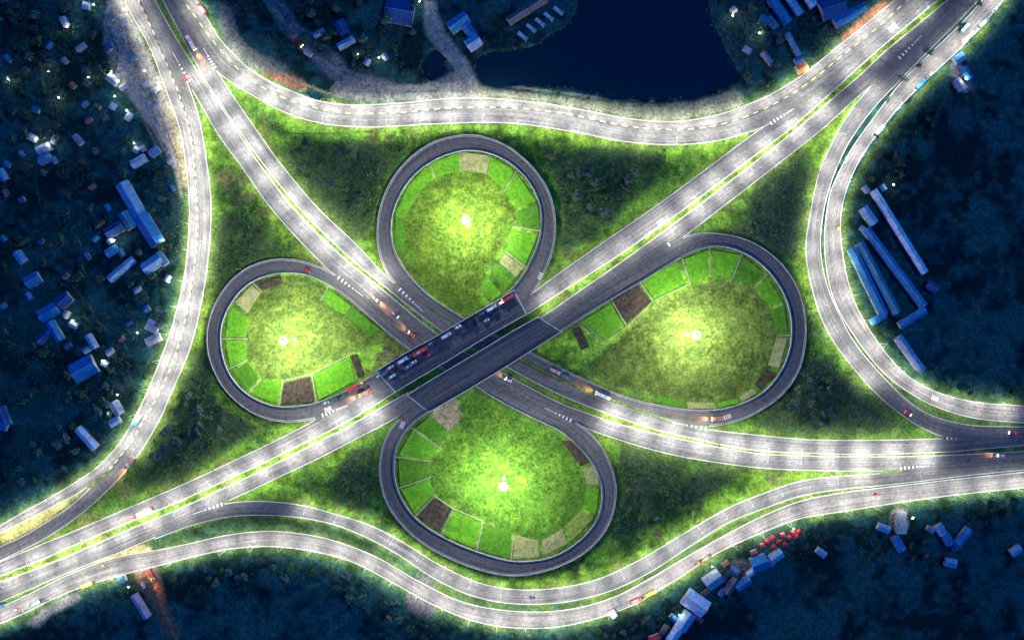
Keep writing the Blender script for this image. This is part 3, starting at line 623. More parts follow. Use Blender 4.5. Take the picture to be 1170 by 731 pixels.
PL = [([(490,187),(526,174),(526,196),(497,203)],'lime','north loop, bright green plot just left of the top beige plot'),
 ([(527,174),(559,178),(556,200),(527,195)],'beige','north loop, beige plot at the very top'),
 ([(560,178),(589,196),(576,218),(556,200)],'lime','north loop, bright green plot just right of the top beige plot'),
 ([(590,197),(614,232),(590,240),(577,219)],'lime','north loop, green plot on the upper right curve'),
 ([(615,234),(618,264),(588,259),(590,241)],'green','north loop, darker green plot on the right curve'),
 ([(585,262),(616,268),(600,305),(577,287)],'lime','north loop, large bright green plot on the lower right curve'),
 ([(576,289),(599,307),(590,318),(570,300)],'beige','north loop, narrow beige strip plot above the flyover'),
 ([(569,301),(589,320),(577,333),(560,312)],'green','north loop, small green plot beside the flyover end'),
 ([(466,213),(488,189),(496,203),(477,223)],'lime','north loop, green plot on the upper left curve'),
 ([(452,243),(465,215),(477,224),(464,246)],'lime','north loop, green plot on the left curve'),
 ([(450,289),(451,246),(462,248),(463,292)],'green','north loop, slim green plot lowest on the left curve'),
 ([(556,314),(574,336),(562,345),(548,330)],'lime','north loop, green plot nearest the flyover queue'),
 ([(291,323),(322,315),(324,324),(300,332)],'brown','west loop, small dark plot at the top'),
 ([(268,345),(289,325),(299,334),(283,359)],'beige','west loop, yellowish plot on the upper left curve'),
 ([(258,386),(262,352),(284,361),(283,386)],'lime','west loop, bright green plot left of the mast'),
 ([(264,420),(258,388),(283,388),(284,411)],'lime','west loop, green plot second below the yellowish one'),
 ([(284,446),(266,424),(285,412),(299,432)],'green','west loop, green plot on the lower left curve'),
 ([(319,461),(288,450),(301,434),(324,434)],'lime','west loop, green plot touching the left side of the brown plot'),
 ([(362,459),(322,462),(325,436),(357,428)],'brown','west loop, large dark brown tilled plot at the bottom'),
 ([(410,434),(365,458),(359,427),(401,406)],'lime','west loop, wide green plot right of the large brown plot'),
 ([(418,429),(411,433),(400,405),(408,403)],'brown','west loop, narrow dark strip near the flyover'),
 ([(367,342),(375,329),(403,350),(394,361)],'lime','west loop, green plot near the merge with the highway'),
 ([(395,362),(404,351),(438,378),(424,386)],'green','west loop, green plot nearest the underpass'),
 ([(474,487),(492,473),(513,490),(504,511)],'green','south loop, topmost green plot on the left'),
 ([(455,519),(472,488),(503,512),(493,525)],'lime','south loop, green plot second from the top on the left'),
 ([(457,555),(455,521),(492,526),(492,544)],'green','south loop, green plot in the middle of the left curve'),
 ([(474,586),(458,557),(492,545),(497,563)],'lime','south loop, green plot just above the dark plot'),
 ([(504,608),(476,588),(497,566),(517,580)],'brown','south loop, dark tilled plot on the lower left curve'),
 ([(544,626),(506,609),(518,581),(551,594)],'lime','south loop, bright green plot right of the lower dark plot'),
 ([(583,637),(546,627),(552,595),(586,608)],'green','south loop, green plot at the bottom left of the beige plots'),
 ([(617,635),(585,638),(588,609),(616,617)],'beige','south loop, first beige plot at the bottom'),
 ([(650,620),(619,635),(618,617),(643,602)],'beige','south loop, second beige plot on the lower right curve'),
 ([(680,590),(652,619),(645,601),(664,582)],'yellow','south loop, yellow-green plot on the lower right curve'),
 ([(685,558),(681,588),(665,581),(670,555)],'lime','south loop, green plot on the right curve'),
 ([(680,530),(686,555),(671,553),(665,535)],'beige','south loop, small pale plot below the dark one on the right'),
 ([(651,503),(677,526),(664,534),(640,503)],'brown','south loop, dark tilled plot on the upper right curve'),
 ([(715,371),(698,344),(727,323),(744,344)],'brown','east loop, large dark square plot on the upper left'),
 ([(746,343),(730,321),(770,299),(784,325)],'lime','east loop, bright plot right of the large dark square'),
 ([(788,324),(779,296),(808,285),(809,317)],'lime','east loop, bright plot second right of the dark square'),
 ([(811,316),(811,285),(846,291),(835,317)],'lime','east loop, green plot at the top centre'),
 ([(837,318),(848,292),(873,311),(860,329)],'green','east loop, green plot on the upper right curve'),
 ([(862,331),(876,315),(895,346),(881,351)],'lime','east loop, green plot on the right curve under the corner'),
 ([(881,353),(896,348),(900,382),(887,383)],'green','east loop, green plot furthest right'),
 ([(887,385),(900,385),(890,421),(877,418)],'beige','east loop, beige plot furthest right'),
 ([(876,421),(887,425),(868,446),(861,440)],'brown','east loop, dark plot on the lower right curve'),
 ([(860,443),(865,449),(848,459),(844,454)],'beige','east loop, small beige plot left of the dark corner plot'),
 ([(819,460),(842,455),(845,460),(821,466)],'lime','east loop, small green plot on the bottom curve'),
 ([(784,459),(817,460),(818,467),(785,467)],'beige','east loop, beige strip at the bottom centre'),
 ([(749,450),(783,459),(783,467),(748,460)],'green','east loop, green strip at the bottom left'),
 ([(689,391),(663,366),(697,346),(713,371)],'lime','east loop, green plot left of the large dark square'),
 ([(664,401),(654,376),(662,372),(674,397)],'brown','east loop, narrow dark strip near the flyover')]
for p, k, l in PL: plot(p, k, l)
for a, b_ in [((490,186),(498,204)),((526,173),(527,197)),((560,177),(555,201)),((590,197),(576,220)),((618,265),(586,260)),((601,306),(577,288)),((289,323),(300,334)),((255,387),(284,387)),((264,421),(285,411)),
             ((286,449),(300,432)),((321,463),(325,434)),((364,459),(358,427)),((325,434),(358,427)),((358,427),(401,405)),((367,343),(375,328)),((471,487),(505,512)),((454,520),(493,526)),((455,556),(493,544)),((475,588),(497,565)),((505,610),(518,580)),((545,627),(552,594)),((497,565),(518,580)),
             ((518,580),(552,594)),((584,638),(587,608)),((747,343),(785,325)),((728,321),(745,344)),((715,373),(745,344)),((698,344),(715,373)),((778,296),(787,325)),((809,284),(810,317)),((847,290),(836,318)),((876,313),(861,330)),
             ((888,383),(903,383)),((662,365),(689,391)),((689,391),(715,373))]: curb_path(a, b_)
structure(EDG.build('path', M['plotpath']))

# ---------------------------------------------------------------- street lamps
def make_lamp(double):
    root = empty('street_lamp', (0, 0, 0)); H = 11.5; X = 4.4 if double else 3.2
    mb = MB(); mb.box((0, 0, .3), (.6, .6, .6), 0, .8); mb.build('foundation', M['concrete'], root)
    mb = MB(); mb.tube((0, 0, .5), (0, 0, H), .13, .07); mb.build('pole', M['steel'], root)
    for s in ((1, -1) if double else (1,)):
        a = MB(); a.tube((0, 0, H-.3), (s*1.0, 0, H+.25), .06); a.tube((s*1.0, 0, H+.25), (s*(X-.4), 0, H+.4), .05); a.build('arm', M['steel'], root)
        h = MB(); h.box((s*X, 0, H+.38), (1.1, .42, .16), 0, .75); ho = h.build('lamp_head', M['steel'], root)
        g = MB(); g.box((s*X, 0, H+.26), (.9, .34, .06)); g.build('lamp_glass', M['lampglass'], ho)
        ld = bpy.data.lights.new('lamp_light', 'SPOT'); ld.energy = LAMP_W*(1.15 if double else 1.0); ld.color = (1, .98, .93); ld.spot_size = math.radians(146); ld.spot_blend = 1.0; ld.shadow_soft_size = .25
        lo = bpy.data.objects.new('lamp_light', ld); C.objects.link(lo); lo.parent = root; lo.location = (s*X, 0, H+.12); lo.rotation_euler = (0, -s*math.radians(10), 0)
    return root
lamp1 = make_lamp(False); lamp2 = make_lamp(True); used = {False: False, True: False}
def lamp_row(P, spacing, face, double, where, frm, group, zf, start=8.0):
    P = np.array(P); al = np.r_[0, np.cumsum(np.linalg.norm(np.diff(P, axis=0), axis=1))]; s = start; k = 0
    while s < al[-1]:
        i = min(int(np.searchsorted(al, s)), len(P)-2); p = P[i]
        d = P[min(i+2, len(P)-1)]-P[max(i-2, 0)]; wd_ = np.array((d[0], -d[1]))
        s += spacing*(1+R_.uniform(-.03, .03))
        if not (-25 < p[0] < 1195 and -25 < p[1] < 756): continue
        k += 1
        src = lamp2 if double else lamp1
        if not used[double]: o = src; used[double] = True
        else: o = copy_tree(src)
        x, y = W(p); nx_, ny_ = (-wd_[1], wd_[0]) if face > 0 else (wd_[1], -wd_[0])
        o.location = (x, y, zf(p)); o.rotation_euler = (0, 0, math.atan2(ny_, nx_))
        tag(o, f"{ordn(k)} lamp from the {frm}, {where}", 'street lamp', group)
def edge(nm, k, a=None, b=None, off=0.0):
    r = ROADS[nm]; P = r[k]; ia = 0 if a is None else nearest(P, a); ib = len(P) if b is None else nearest(P, b)
    if ia > ib: ia, ib = ib, ia
    P = P[ia:ib]; O = r['B' if k == 'A' else 'A'][ia:ib]
    d = P-O; d /= np.linalg.norm(d, axis=1)[:, None]; return P+d*off
z0 = lambda p: ground_z(*p)
def face_of(nm, k, P):
    r = ROADS[nm]; p = P[len(P)//2]; d = P[len(P)//2+2]-P[len(P)//2-2]; q = r['mid'][nearest(r['mid'], p)]; v = q-p
    wd_ = np.array((d[0], -d[1])); n = np.array((-wd_[1], wd_[0])); vw = np.array((v[0], -v[1])); return 1 if n@vw > 0 else -1
def edge_row(nm, k, a, b, sp, where, frm, group, off=2.0, start=8.0):
    P = edge(nm, k, a, b, off); lamp_row(P, sp, face_of(nm, k, P), False, where, frm, group, z0, start)
edge_row('west_service_road','A',(142,0),(0,601),33,'on the outer edge of the western service road','top','lamps on the western service road')
edge_row('west_ramp','B',(222,118),(150,530),36,'on the inner edge of the western ramp','top','lamps on the western ramp', start=14)
edge_row('north_service_road','B',(224,0),(1023,0),33,'on the outer edge of the northern service road','west','lamps on the northern service road')
edge_row('north_ramp','A',(262,92),(850,153),36,'on the inner edge of the northern ramp','west','lamps on the northern ramp', start=14)
edge_row('east_ramp','A',(1000,95),(1000,447),34,'on the inner edge of the eastern ramp','north','lamps on the eastern ramp')
edge_row('east_service_road','B',(1146,0),(1170,464),33,'on the outer edge of the eastern service road','north','lamps on the eastern service road')
edge_row('south_ramp','A',(345,576),(1000,541),34,'on the upper edge of the southern ramp','west','lamps on the southern ramp')
edge_row('south_service_road','B',(0,711),(1170,556),33,'on the outer edge of the southern service road','west','lamps on the southern service road')
def medline(n1, k1, n2, k2, a, b):
    P1 = ROADS[n1][k1]; P2 = ROADS[n2][k2]; ia, ib = nearest(P1, a), nearest(P1, b)
    if ia > ib: ia, ib = ib, ia
    return np.array([(p+P2[nearest(P2, p)])/2 for p in P1[ia:ib]])
medNW = medline('highway_carriageway','B','highway_carriageway_b','B',(176,-20),(470,360)); medSE = medline('highway_carriageway','B','highway_carriageway_b','B',(600,440),(1120,518))
medP = medline('flyover_road','B','flyover_road_b','B',(0,657),(454,446)); medQ = medline('flyover_road_c','B','flyover_road_d','B',(603,358),(1071,0))
ZM = lambda p: ground_z(*p)
def cut(P, a, b): ia, ib = nearest(P, a), nearest(P, b); ia, ib = min(ia, ib), max(ia, ib); return P[ia:ib]
lamp_row(cut(medNW, (222,80), (432,330)), 34, 1, True, 'in the median of the northwest highway', 'top', 'double lamps in the northwest median', ZM)
lamp_row(cut(medSE, (690,480), (1085,518)), 36, 1, True, 'in the median of the southeast highway', 'west', 'double lamps in the southeast median', ZM)
lamp_row(cut(medP, (0,660), (450,452)), 35, 1, True, 'in the median of the southwest flyover approach', 'west', 'double lamps in the southwest median', ZM)
lamp_row(cut(medQ, (622,350), (745,262)), 34, 1, False, 'single armed, in the median beside the flyover north end', 'south', 'single lamps in the northeast median', ZM)
lamp_row(cut(medQ, (752,258), (955,105)), 36, 1, True, 'in the median of the northeast flyover approach', 'south', 'double lamps in the northeast median', ZM)
lamp_row(cut(medQ, (972,92), (1071,6)), 34, 1, False, 'single armed, added for light in the far northeast median', 'south', 'added single lamps in the far northeast median', ZM)  # extra row added to brighten the upper right carriageway
def make_mast(px, py, label, first=None):
    root = empty('high_mast_lamp', (*W((px, py)), ground_z(px, py))); H = 31
    mb = MB(); mb.tube((0,0,-.5), (0,0,.7), 1.3, n=16); mb.build('foundation', M['concrete'], root)
    mb = MB(); mb.tube((0,0,.5), (0,0,H), .38, .18, 12); mb.build('pole', M['steel'], root)
    mb = MB()
    for i in range(16):
        a, b_ = 2*math.pi*i/16, 2*math.pi*(i+1)/16
        mb.tube((1.5*math.cos(a),1.5*math.sin(a),H-.4), (1.5*math.cos(b_),1.5*math.sin(b_),H-.4), .09, n=6)
    for i in range(4): a = math.pi*i/2; mb.tube((0,0,H-.4), (1.5*math.cos(a),1.5*math.sin(a),H-.4), .07)
    mb.build('lamp_ring', M['steel'], root)
    for i in range(8):
        a = 2*math.pi*i/8+.2; ca, sa = math.cos(a), math.sin(a)
        h = MB(); h.box((2.0*ca, 2.0*sa, H-.3), (.9, .55, .3), a, .8); ho = h.build('floodlight', M['steel'], root)
        g = MB(); g.box((2.55*ca, 2.55*sa, H-.34), (.22, .6, .42), a); g.build('lamp_glass', M['mastglass'], ho)
    ld = bpy.data.lights.new('mast_light', 'POINT'); ld.energy = MAST_W; ld.color = (1, .98, .9); ld.shadow_soft_size = 1.2
    lo = bpy.data.objects.new('mast_light', ld); C.objects.link(lo); lo.parent = root; lo.location = (0, 0, H-3.2)
    tag(root, label, 'lamp mast', 'high masts at the loop centres')
make_mast(535,257,'tall floodlight mast in the middle of the north loop'); make_mast(337,388,'tall floodlight mast in the middle of the west loop')
make_mast(576,546,'tall floodlight mast in the middle of the south loop'); make_mast(785,382,'tall floodlight mast in the middle of the east loop')

# ---------------------------------------------------------------- leaves: trees, shrubs, undergrowth
def leaf_cloud(lobes, n, size, rs, flat=.6):
    """n small leaf faces spread over and inside the given ellipsoid lobes"""
    v = []; f = []
    for k in range(n):
        c, r = lobes[rs.randint(len(lobes))]
        d = rs.normal(size=3); d /= np.linalg.norm(d); rad = rs.uniform(.55, 1.08)
        p = np.array(c)+d*np.array(r)*rad
        nrm = d*.6+rs.normal(size=3)*.5+np.array((0,0,flat)); nrm /= np.linalg.norm(nrm)
        u = np.cross(nrm, rs.normal(size=3)); u /= np.linalg.norm(u); w = np.cross(nrm, u)
        s = size*rs.uniform(.55, 1.3); b0 = len(v)
        v += [tuple(p-u*s), tuple(p-w*s*.55), tuple(p+u*s), tuple(p+w*s*.55)]; f.append((b0, b0+1, b0+2, b0+3))
    return v, f
def make_tree(seed, R, H, m, name='broadleaf_tree'):
    rs = np.random.RandomState(seed); root = empty(name, (0,0,0))
    lobes = []
    for k in range(9):
        a = rs.uniform(0, 6.28); q = R*rs.uniform(.15, .75)
        lobes.append(((math.cos(a)*q, math.sin(a)*q, H*rs.uniform(.55, .95)), (R*rs.uniform(.28,.5),)*2+(H*rs.uniform(.12,.2),)))
    mb = MB(); mb.tube((0,0,-.3), (.1,.05,H*.55), .05*H, .03*H)
    for k in range(5): c = lobes[k][0]; mb.tube((.1,.05,H*.45), (c[0]*.8, c[1]*.8, c[2]), .02*H, .008*H, 6)
    mb.build('trunk', M['bark'], root)
    v, f = leaf_cloud(lobes, 620, .5*R/3.6, rs); mb = MB(); mb.add(v, f); mb.build('crown', M[m], root)
    return root
def make_palm(seed):
    rs = np.random.RandomState(seed); root = empty('palm_tree', (0,0,0)); H = 8
    mb = MB(); mb.tube((0,0,-.3), (.5,.2,H), .2, .13); mb.build('trunk', M['bark'], root)
    mb = MB()
    for k in range(15):
        a = 2*math.pi*k/15+rs.uniform(-.2,.2); L = rs.uniform(2.8,3.6); pr = None
        for j in range(7):
            t = j/6; r_ = L*t; z = H+.7*math.sin(t*2.2)-1.6*t*t*t; w = .42*(1-t*.75)
            c = (.5+math.cos(a)*r_, .2+math.sin(a)*r_); s = (-math.sin(a)*w, math.cos(a)*w)
            cur = [(c[0]-s[0], c[1]-s[1], z-.15), (c[0], c[1], z), (c[0]+s[0], c[1]+s[1], z-.15)]
            if pr: mb.add(pr+cur, [(0,3,4,1),(1,4,5,2)])
            pr = cur
    mb.build('frond_crown', M['leaf2'], root); return root
protos = [make_tree(1,4.2,8,'leaf'), make_tree(2,3.6,7,'leaf'), make_tree(3,4.6,9,'leaf2'), make_tree(4,3.2,6.5,'leaf3'), make_palm(5)]
tfirst = [True]*5
KN = ['round dark tree','small dark tree','pale green tree','bright green tree','palm tree']
HOUSES = []; OCC = []
def free(px, py, r):
    x, y = W((px, py)); u = int((x-x0)/cell); v = int((y-y0)/cell)
    if not (0 <= u < nx and 0 <= v < ny): return False
    if best[v, u] < r*S+1.0 or wf[v, u] > .05: return False
    return all((px-a)**2+(py-b_)**2 > (r*.55+c)**2 for a, b_, c in OCC)
TREES = []
# -------- houses (centre, width, length, heading of the length axis in degrees on the plan, colour, kind, label)
def gable(mb, w, l, h, rise, ov=.35):
    w2, l2 = w/2+ov, l/2+ov; t = .12
    for s in (-1, 1):
        a = [(0, -l2, h+rise), (0, l2, h+rise), (s*w2, l2, h-.05), (s*w2, -l2, h-.05)]
        b_ = [(x, y, z-t) for x, y, z in a]; vs = a+b_
        mb.add(vs, [(0,1,2,3),(7,6,5,4),(0,4,5,1),(1,5,6,2),(2,6,7,3),(3,7,4,0)])
def house(px, py, w, l, ang, colr, label, name='tin_roof_house', h=3.2, cat='house', flat=False, ridge_col=None):
    w *= S; l *= S; z = ground_z(px, py)
    root = empty(name, (*W((px, py)), z-.15), math.radians(90-ang)*1.0)
    # heading: ang measured clockwise on the plan from east
    root.rotation_euler = (0, 0, math.radians(-ang)-math.pi/2)
    mb = MB(); mb.box((0,0,h/2), (w, l, h)); mb.build('wall', M['wall'], root)
    if flat:
        mb = MB(); mb.box((0,0,h+.12), (w+.5, l+.5, .24)); mb.box((0,l*.2,h+.5), (w*.3, w*.3, .6)); ro = mb.build('roof', M['roof_'+colr], root)
        q = MB()
        for sx in (-1, 1): q.box((sx*(w/2+.15), 0, h+.42), (.18, l+.3, .4))
        for sy in (-1, 1): q.box((0, sy*(l/2+.15), h+.425), (w+.1, .18, .4))
        q.build('roof_parapet', M['kerb'], ro)
    else:
        rise = w*.2; mb = MB(); gable(mb, w, l, h, rise); ro = mb.build('roof', M['roof_'+colr], root)
        q = MB(); q.tube((0,-l/2-.4,h+rise+.03), (0,l/2+.4,h+rise+.03), .13, n=6); q.build('ridge_cap', M['roof_'+(ridge_col or 'silver')], ro)
        q = MB()
        for sy in (-1, 1): q.add([(-w/2, sy*l/2, h), (w/2, sy*l/2, h), (0, sy*l/2, h+rise-.14)], [(0,1,2)])
        q.build('gable_end', M['wall'], root)
    q = MB(); q.box((w/2+.03, -l*.18, 1.0), (.1, .95, 2.0)); q.build('door', M['wood'], root)
    for sy in (.2, -.38):
        if l > 5: q = MB(); q.box((w/2+.03, sy*l, 1.6), (.1, 1.0, .9)); q.build('window', M['glass'], root)
    tag(root, label, cat, None); OCC.append((px, py, max(w, l)/S*.42))
    return root
H = house
H(152,230,15,46,60,'light','long light blue roof, topmost of the cluster west of the western road')
H(147,252,12,20,60,'teal','small teal roof touching the long light blue roof on its west side')
H(172,263,17,38,58,'blue','wide blue roof just below the long light blue roof')
H(131,263,12,20,-30,'deep','dim dark blue roof left of the wide blue roof')
H(176,302,14,24,-35,'light','pale blue roof below the wide blue roof, beside the western road')
H(186,296,8,16,55,'teal','narrow teal roof against the pale roof beside the western road')
H(140,308,8,36,-40,'light','thin pale roof slanting up to the right in the western village')
H(129,287,9,14,-30,'blue','small blue roof above the thin slanting pale roof')
H(24,294,9,14,55,'light','small pale roof near the left edge, upper one of a pair')
H(38,320,13,17,-30,'blue','blue roof near the left edge, lower one of a pair')
H(56,357,14,22,-30,'blue','blue roof in the middle of the left village with a wing at its corner')
H(74,343,13,16,-40,'deep','dark blue roof touching the upper right of the village blue roof')
H(64,378,9,24,60,'blue','narrow blue roof below the middle left village')
H(52,384,8,20,-45,'deep','narrow dark roof slanting left in the middle left village')
H(97,421,22,28,-28,'blue','square bright blue double roof low in the left village', ridge_col='white')
H(106,390,7,17,60,'light','thin pale roof above the square double blue roof')
H(176,373,12,14,30,'silver','silver roof right beside the western road, middle one')
H(177,388,9,17,-25,'grey','grey roof just below the silver roof beside the western road')
H(135,466,10,16,60,'silver','grey-white shed near the lower bend of the western road')
H(133,481,8,12,-30,'light','small pale shed at the lower bend of the western road')
H(101,500,9,30,48,'white','white roofed hut alone in the dark field at lower left')
H(160,185,9,18,-30,'light','pale roof beside the sandy track at upper left')
H(178,174,8,12,-40,'blue','small blue roof beside the sandy track at upper left')
H(51,170,9,16,-25,'silver','silver roof in the upper left village, largest there')
H(38,158,7,9,30,'silver','tiny white roof in the upper left village, above the silver roof')
H(130,92,9,13,40,'silver','pale shed at the bend of the sandy track')
H(94,55,5,11,-35,'silver','tiny white hut alone in the dark upper left')
H(75,26,7,10,60,'silver','small silver hut near the top left border')
H(52,182,9,14,-25,'blue','blue roof just below the silver roof of the upper left village')
H(100,8,7,7,10,'light','small pale hut touching the top border at left')
H(90,160,6,12,50,'grey','small grey hut east of the upper left village')
H(4,200,7,13,60,'light','pale roof on the left border in the upper village')
H(42,126,6,7,20,'blue','tiny blue hut at left, above the upper village')
H(5,475,9,22,70,'deep','dark blue roof on the left border below the village')
H(4,487,8,10,20,'blue','bright blue roof on the left border below the village')
H(365,39,5,13,-30,'silver','tiny silver hut among trees north of the ramp')
H(396,50,7,20,-30,'light','pale roofed shed among trees north of the ramp')
H(391,33,12,16,60,'deep','dark blue roof above the pale shed north of the ramp')
H(457,14,28,32,10,'deep','large dark blue roof at the top centre left')
H(524,27,14,24,-35,'blue','bright blue roof beside the sandy lane, upper one')
H(541,50,14,16,-35,'light','light blue roof beside the sandy lane, lower one')
H(536,36,10,14,55,'blue','small blue roof between the two roofs by the sandy lane')
H(602,12,9,50,-32,'brown','long brown roof beside the row of lorry-shaped boats at the pond')
H(890,13,10,34,55,'blue','long blue roof at the top right, leftmost of the cluster')
H(906,7,8,26,55,'light','pale narrow roof right of the long blue roof, top right')
H(924,1,10,18,55,'white','white ribbed roof at the top border, right')
H(882,27,7,14,50,'teal','small teal roof below the long blue roof, top right')
H(950,10,22,28,-20,'deep','large dark blue roof in the top right cluster')
H(964,22,12,26,-30,'blue','blue roof just below the large dark blue roof, top right')
H(981,12,9,12,-30,'blue','small blue roof right of the large dark blue roof')
H(905,52,5,28,62,'silver','thin silver shed pointing to the orange roof, top right')
H(915,79,10,12,-25,'orange','small orange roof beside the northeast road')
H(912,70,7,9,-25,'blue','small blue roof touching the orange roof')
H(876,68,5,18,50,'pink','thin pinkish roof at the edge of trees, top right')
H(872,24,9,10,20,'teal','little teal roof by the wood east of the pond')
H(1026,265,8,110,58,'white','very long white roof, outermost of the eastern sheds')
H(1021,306,9,110,53,'blue','very long blue roof between the white and the double sheds')
H(1041,363,8,34,-32,'blue','short blue wing across the lower end of the long blue roof')
H(991,247,10,22,55,'light','short pale roof at the upper end of the eastern sheds')
H(990,322,10,84,64,'blue','left half of the paired long roofs beside the eastern road')
H(1002,318,9,90,62,'teal','right half of the paired long roofs beside the eastern road')
H(1002,364,7,18,-30,'blue','small blue wing at the foot of the paired long roofs')
H(1037,403,9,44,55,'silver','silver shed below the eastern sheds, by the road bend')
H(1047,416,8,18,50,'teal','small teal roof at the lower end of the silver shed')
H(988,217,5,8,50,'silver','tiny white hut above the eastern sheds')
H(1064,328,9,12,30,'deep','small dark blue hut alone right of the eastern sheds')
H(1094,68,9,12,-35,'blue','blue stall roof beside the eastern road, nearest the road')
H(1102,85,8,15,60,'blue','blue roof below the roadside stall on the right')
H(1094,98,8,14,60,'silver','silver roof lowest of the roadside stalls on the right')
H(1008,602,8,13,20,'light','pale blue roof beside the beige building, lower right')
H(1028,596,11,24,90,'cream','beige roofed building by the southern road, lower right', flat=True)
H(1025,620,9,18,60,'blue','blue roof below the beige building, lower right')
H(1073,604,9,12,60,'light','pale roof, upper left of the lower right house group')
H(1081,615,9,13,60,'blue','blue roof in the middle of the lower right house group')
H(1089,622,8,11,60,'deep','dark blue roof at the joint of the lower right house group')
H(1099,612,9,22,-50,'blue','long blue roof slanting up, right of the lower right group')
H(1085,642,9,12,10,'light','pale blue roof alone below the lower right group')
H(1159,628,8,12,-35,'light','pale blue roof near the right border, lower right')
H(937,630,7,11,35,'light','pale blue hut alone in the dark field, bottom')
H(886,634,10,15,-35,'light','light blue roof right of the round bright blue tent')
H(848,665,9,18,-35,'blue','blue roof between the bright blue roof and the grey court')
H(867,642,16,18,-20,'blue','bright blue square roof near the red stalls', ridge_col='blue')
H(814,661,16,20,-35,'silver','grey-white ribbed roof by the southern road')
H(834,668,9,20,-55,'brown','brown roof between the grey ribbed roof and the blue roofs')
H(794,687,20,28,35,'white','white roof with a red ridge, bottom right of centre', ridge_col='red')
H(782,708,14,22,-55,'light','pale blue roof below the white roof with red ridge')
H(771,722,11,22,-55,'white','white roof lowest in the roadside row at the bottom')
H(748,728,8,13,-20,'red','small red roof on the bottom border')
H(162,691,8,30,60,'pink','pinkish white roof beside the red dirt track, bottom left')
H(141,660,7,8,-20,'teal','small teal kiosk at the junction with the red dirt track')
# small dwellings scattered in the dark village, each a few units across
for (a, b_, c, lab) in [(62,160,'silver','tiny silver hut right of the upper left village roofs'),(9,188,'blue','tiny blue hut left of the upper left village'),(142,100,'silver','tiny white hut beside the pale shed at the track bend'),
        (148,134,'silver','tiny silver hut halfway down the sandy track'),(157,172,'silver','tiny white hut above the pale roof by the sandy track'),(112,122,'rust','tiny rust-red hut in the dark wood'),
        (130,122,'light','tiny pale hut right of the rust-red hut'),(127,276,'cream','tiny cream hut between the dark blue roof and small blue roof'),(76,359,'cream','tiny cream hut right of the middle village roofs'),
        (84,371,'silver','tiny white hut below the cream hut in the middle village'),(100,400,'silver','tiny silver hut left of the thin pale roof'),(127,402,'silver','tiny silver hut right of the thin pale roof'),
        (121,415,'light','tiny pale hut beside the square double roof'),(158,331,'silver','tiny white hut close to the western road'),(193,318,'silver','tiny white hut nearest the western road'),(169,353,'blue','tiny blue hut above the silver roof by the western road'),
        (168,98,'silver','tiny white hut between the track and the western road'),(180,103,'silver','tiny silver shed against the verge of the western road'),(353,62,'silver','tiny silver hut beside the dark earth strip'),
        (420,72,'silver','tiny silver hut left of the small pond'),(440,66,'grey','tiny grey hut near the small pond'),(853,58,'silver','tiny silver hut in the wood east of the large pond'),(838,12,'cream','tiny cream hut at the top of the wood east of the pond'),
        (985,262,'silver','tiny silver shed at the top of the paired roofs'),(1008,215,'light','tiny round-looking pale hut above the long white roof'),(1062,604,'grey','tiny grey hut left of the lower right house group'),
        (700,700,'silver','tiny silver hut on the bottom bank right of centre'),(57,52,'blue','tiny blue hut in the dark upper left wood')]:
    H(a, b_, R_.uniform(4.5,6.5), R_.uniform(5.5,9), R_.choice([-35,30,55,-60]), c, lab, h=2.6)
for a, b_, w_, l_, an, c, lab in [(759,718,6,10,-55,'brown','narrow brown shed left of the lowest white roof in the bottom row'),(796,706,7,12,35,'red','small red roof touching the pale blue roof in the bottom row'),(806,677,6,9,-35,'rust','rusty shed between the red-ridged roof and the grey ribbed roof'),
     (824,675,6,9,-50,'pink','pink shed at the lower end of the long brown roof'),(838,651,7,10,35,'grey','grey shed in the bare court by the southern road'),(829,644,6,8,-35,'rust','rusty kiosk at the road side of the bare court'),
     (857,653,6,9,-40,'white','white shed touching the bright blue square roof'),(880,642,5,8,30,'pink','pink kiosk just below the red stalls'),(769,705,6,9,40,'blue','small blue shed beside the road above the bottom row'),(861,631,6,7,-20,'rust','rusty kiosk left of the red stalls')]:
    H(a, b_, w_, l_, an, c, lab, h=2.6)
# red stalls by the southern service road
stall0 = None
def make_stall():
    root = empty('market_stall', (0,0,0))
    for x in (-1.2, 1.2):
        for y in (-1.2, 1.2): mb = MB(); mb.tube((x,y,0), (x,y,2.2), .06, n=6); mb.build('post', M['wood'], root)
    mb = MB(); mb.add([(-1.6,-1.6,2.15),(1.6,-1.6,2.15),(1.6,1.6,2.15),(-1.6,1.6,2.15),(0,0,2.9)], [(0,1,4),(1,2,4),(2,3,4),(3,0,4)]); mb.build('canopy', M['body_red'], root)
    mb = MB(); mb.box((0,.6,.5), (2.2,.8,1.0)); mb.build('counter', M['wood'], root); return root
spots = [(870,622),(876,617),(883,624),(882,613),(889,618),(893,610),(896,621),(901,613),(905,607),(909,612),(912,606),(888,628)]
for i, (a, b_) in enumerate(sorted(spots)):
    if stall0 is None: stall0 = make_stall(); o = stall0
    else: o = copy_tree(stall0)
    o.location = (*W((a, b_)), ground_z(a, b_)); o.rotation_euler = (0, 0, R_.uniform(0, 1.5)); OCC.append((a, b_, 2))
    tag(o, f"red canopied stall, {ordn(i+1)} from the left in the roadside market", 'stall', 'red stalls in the roadside market')

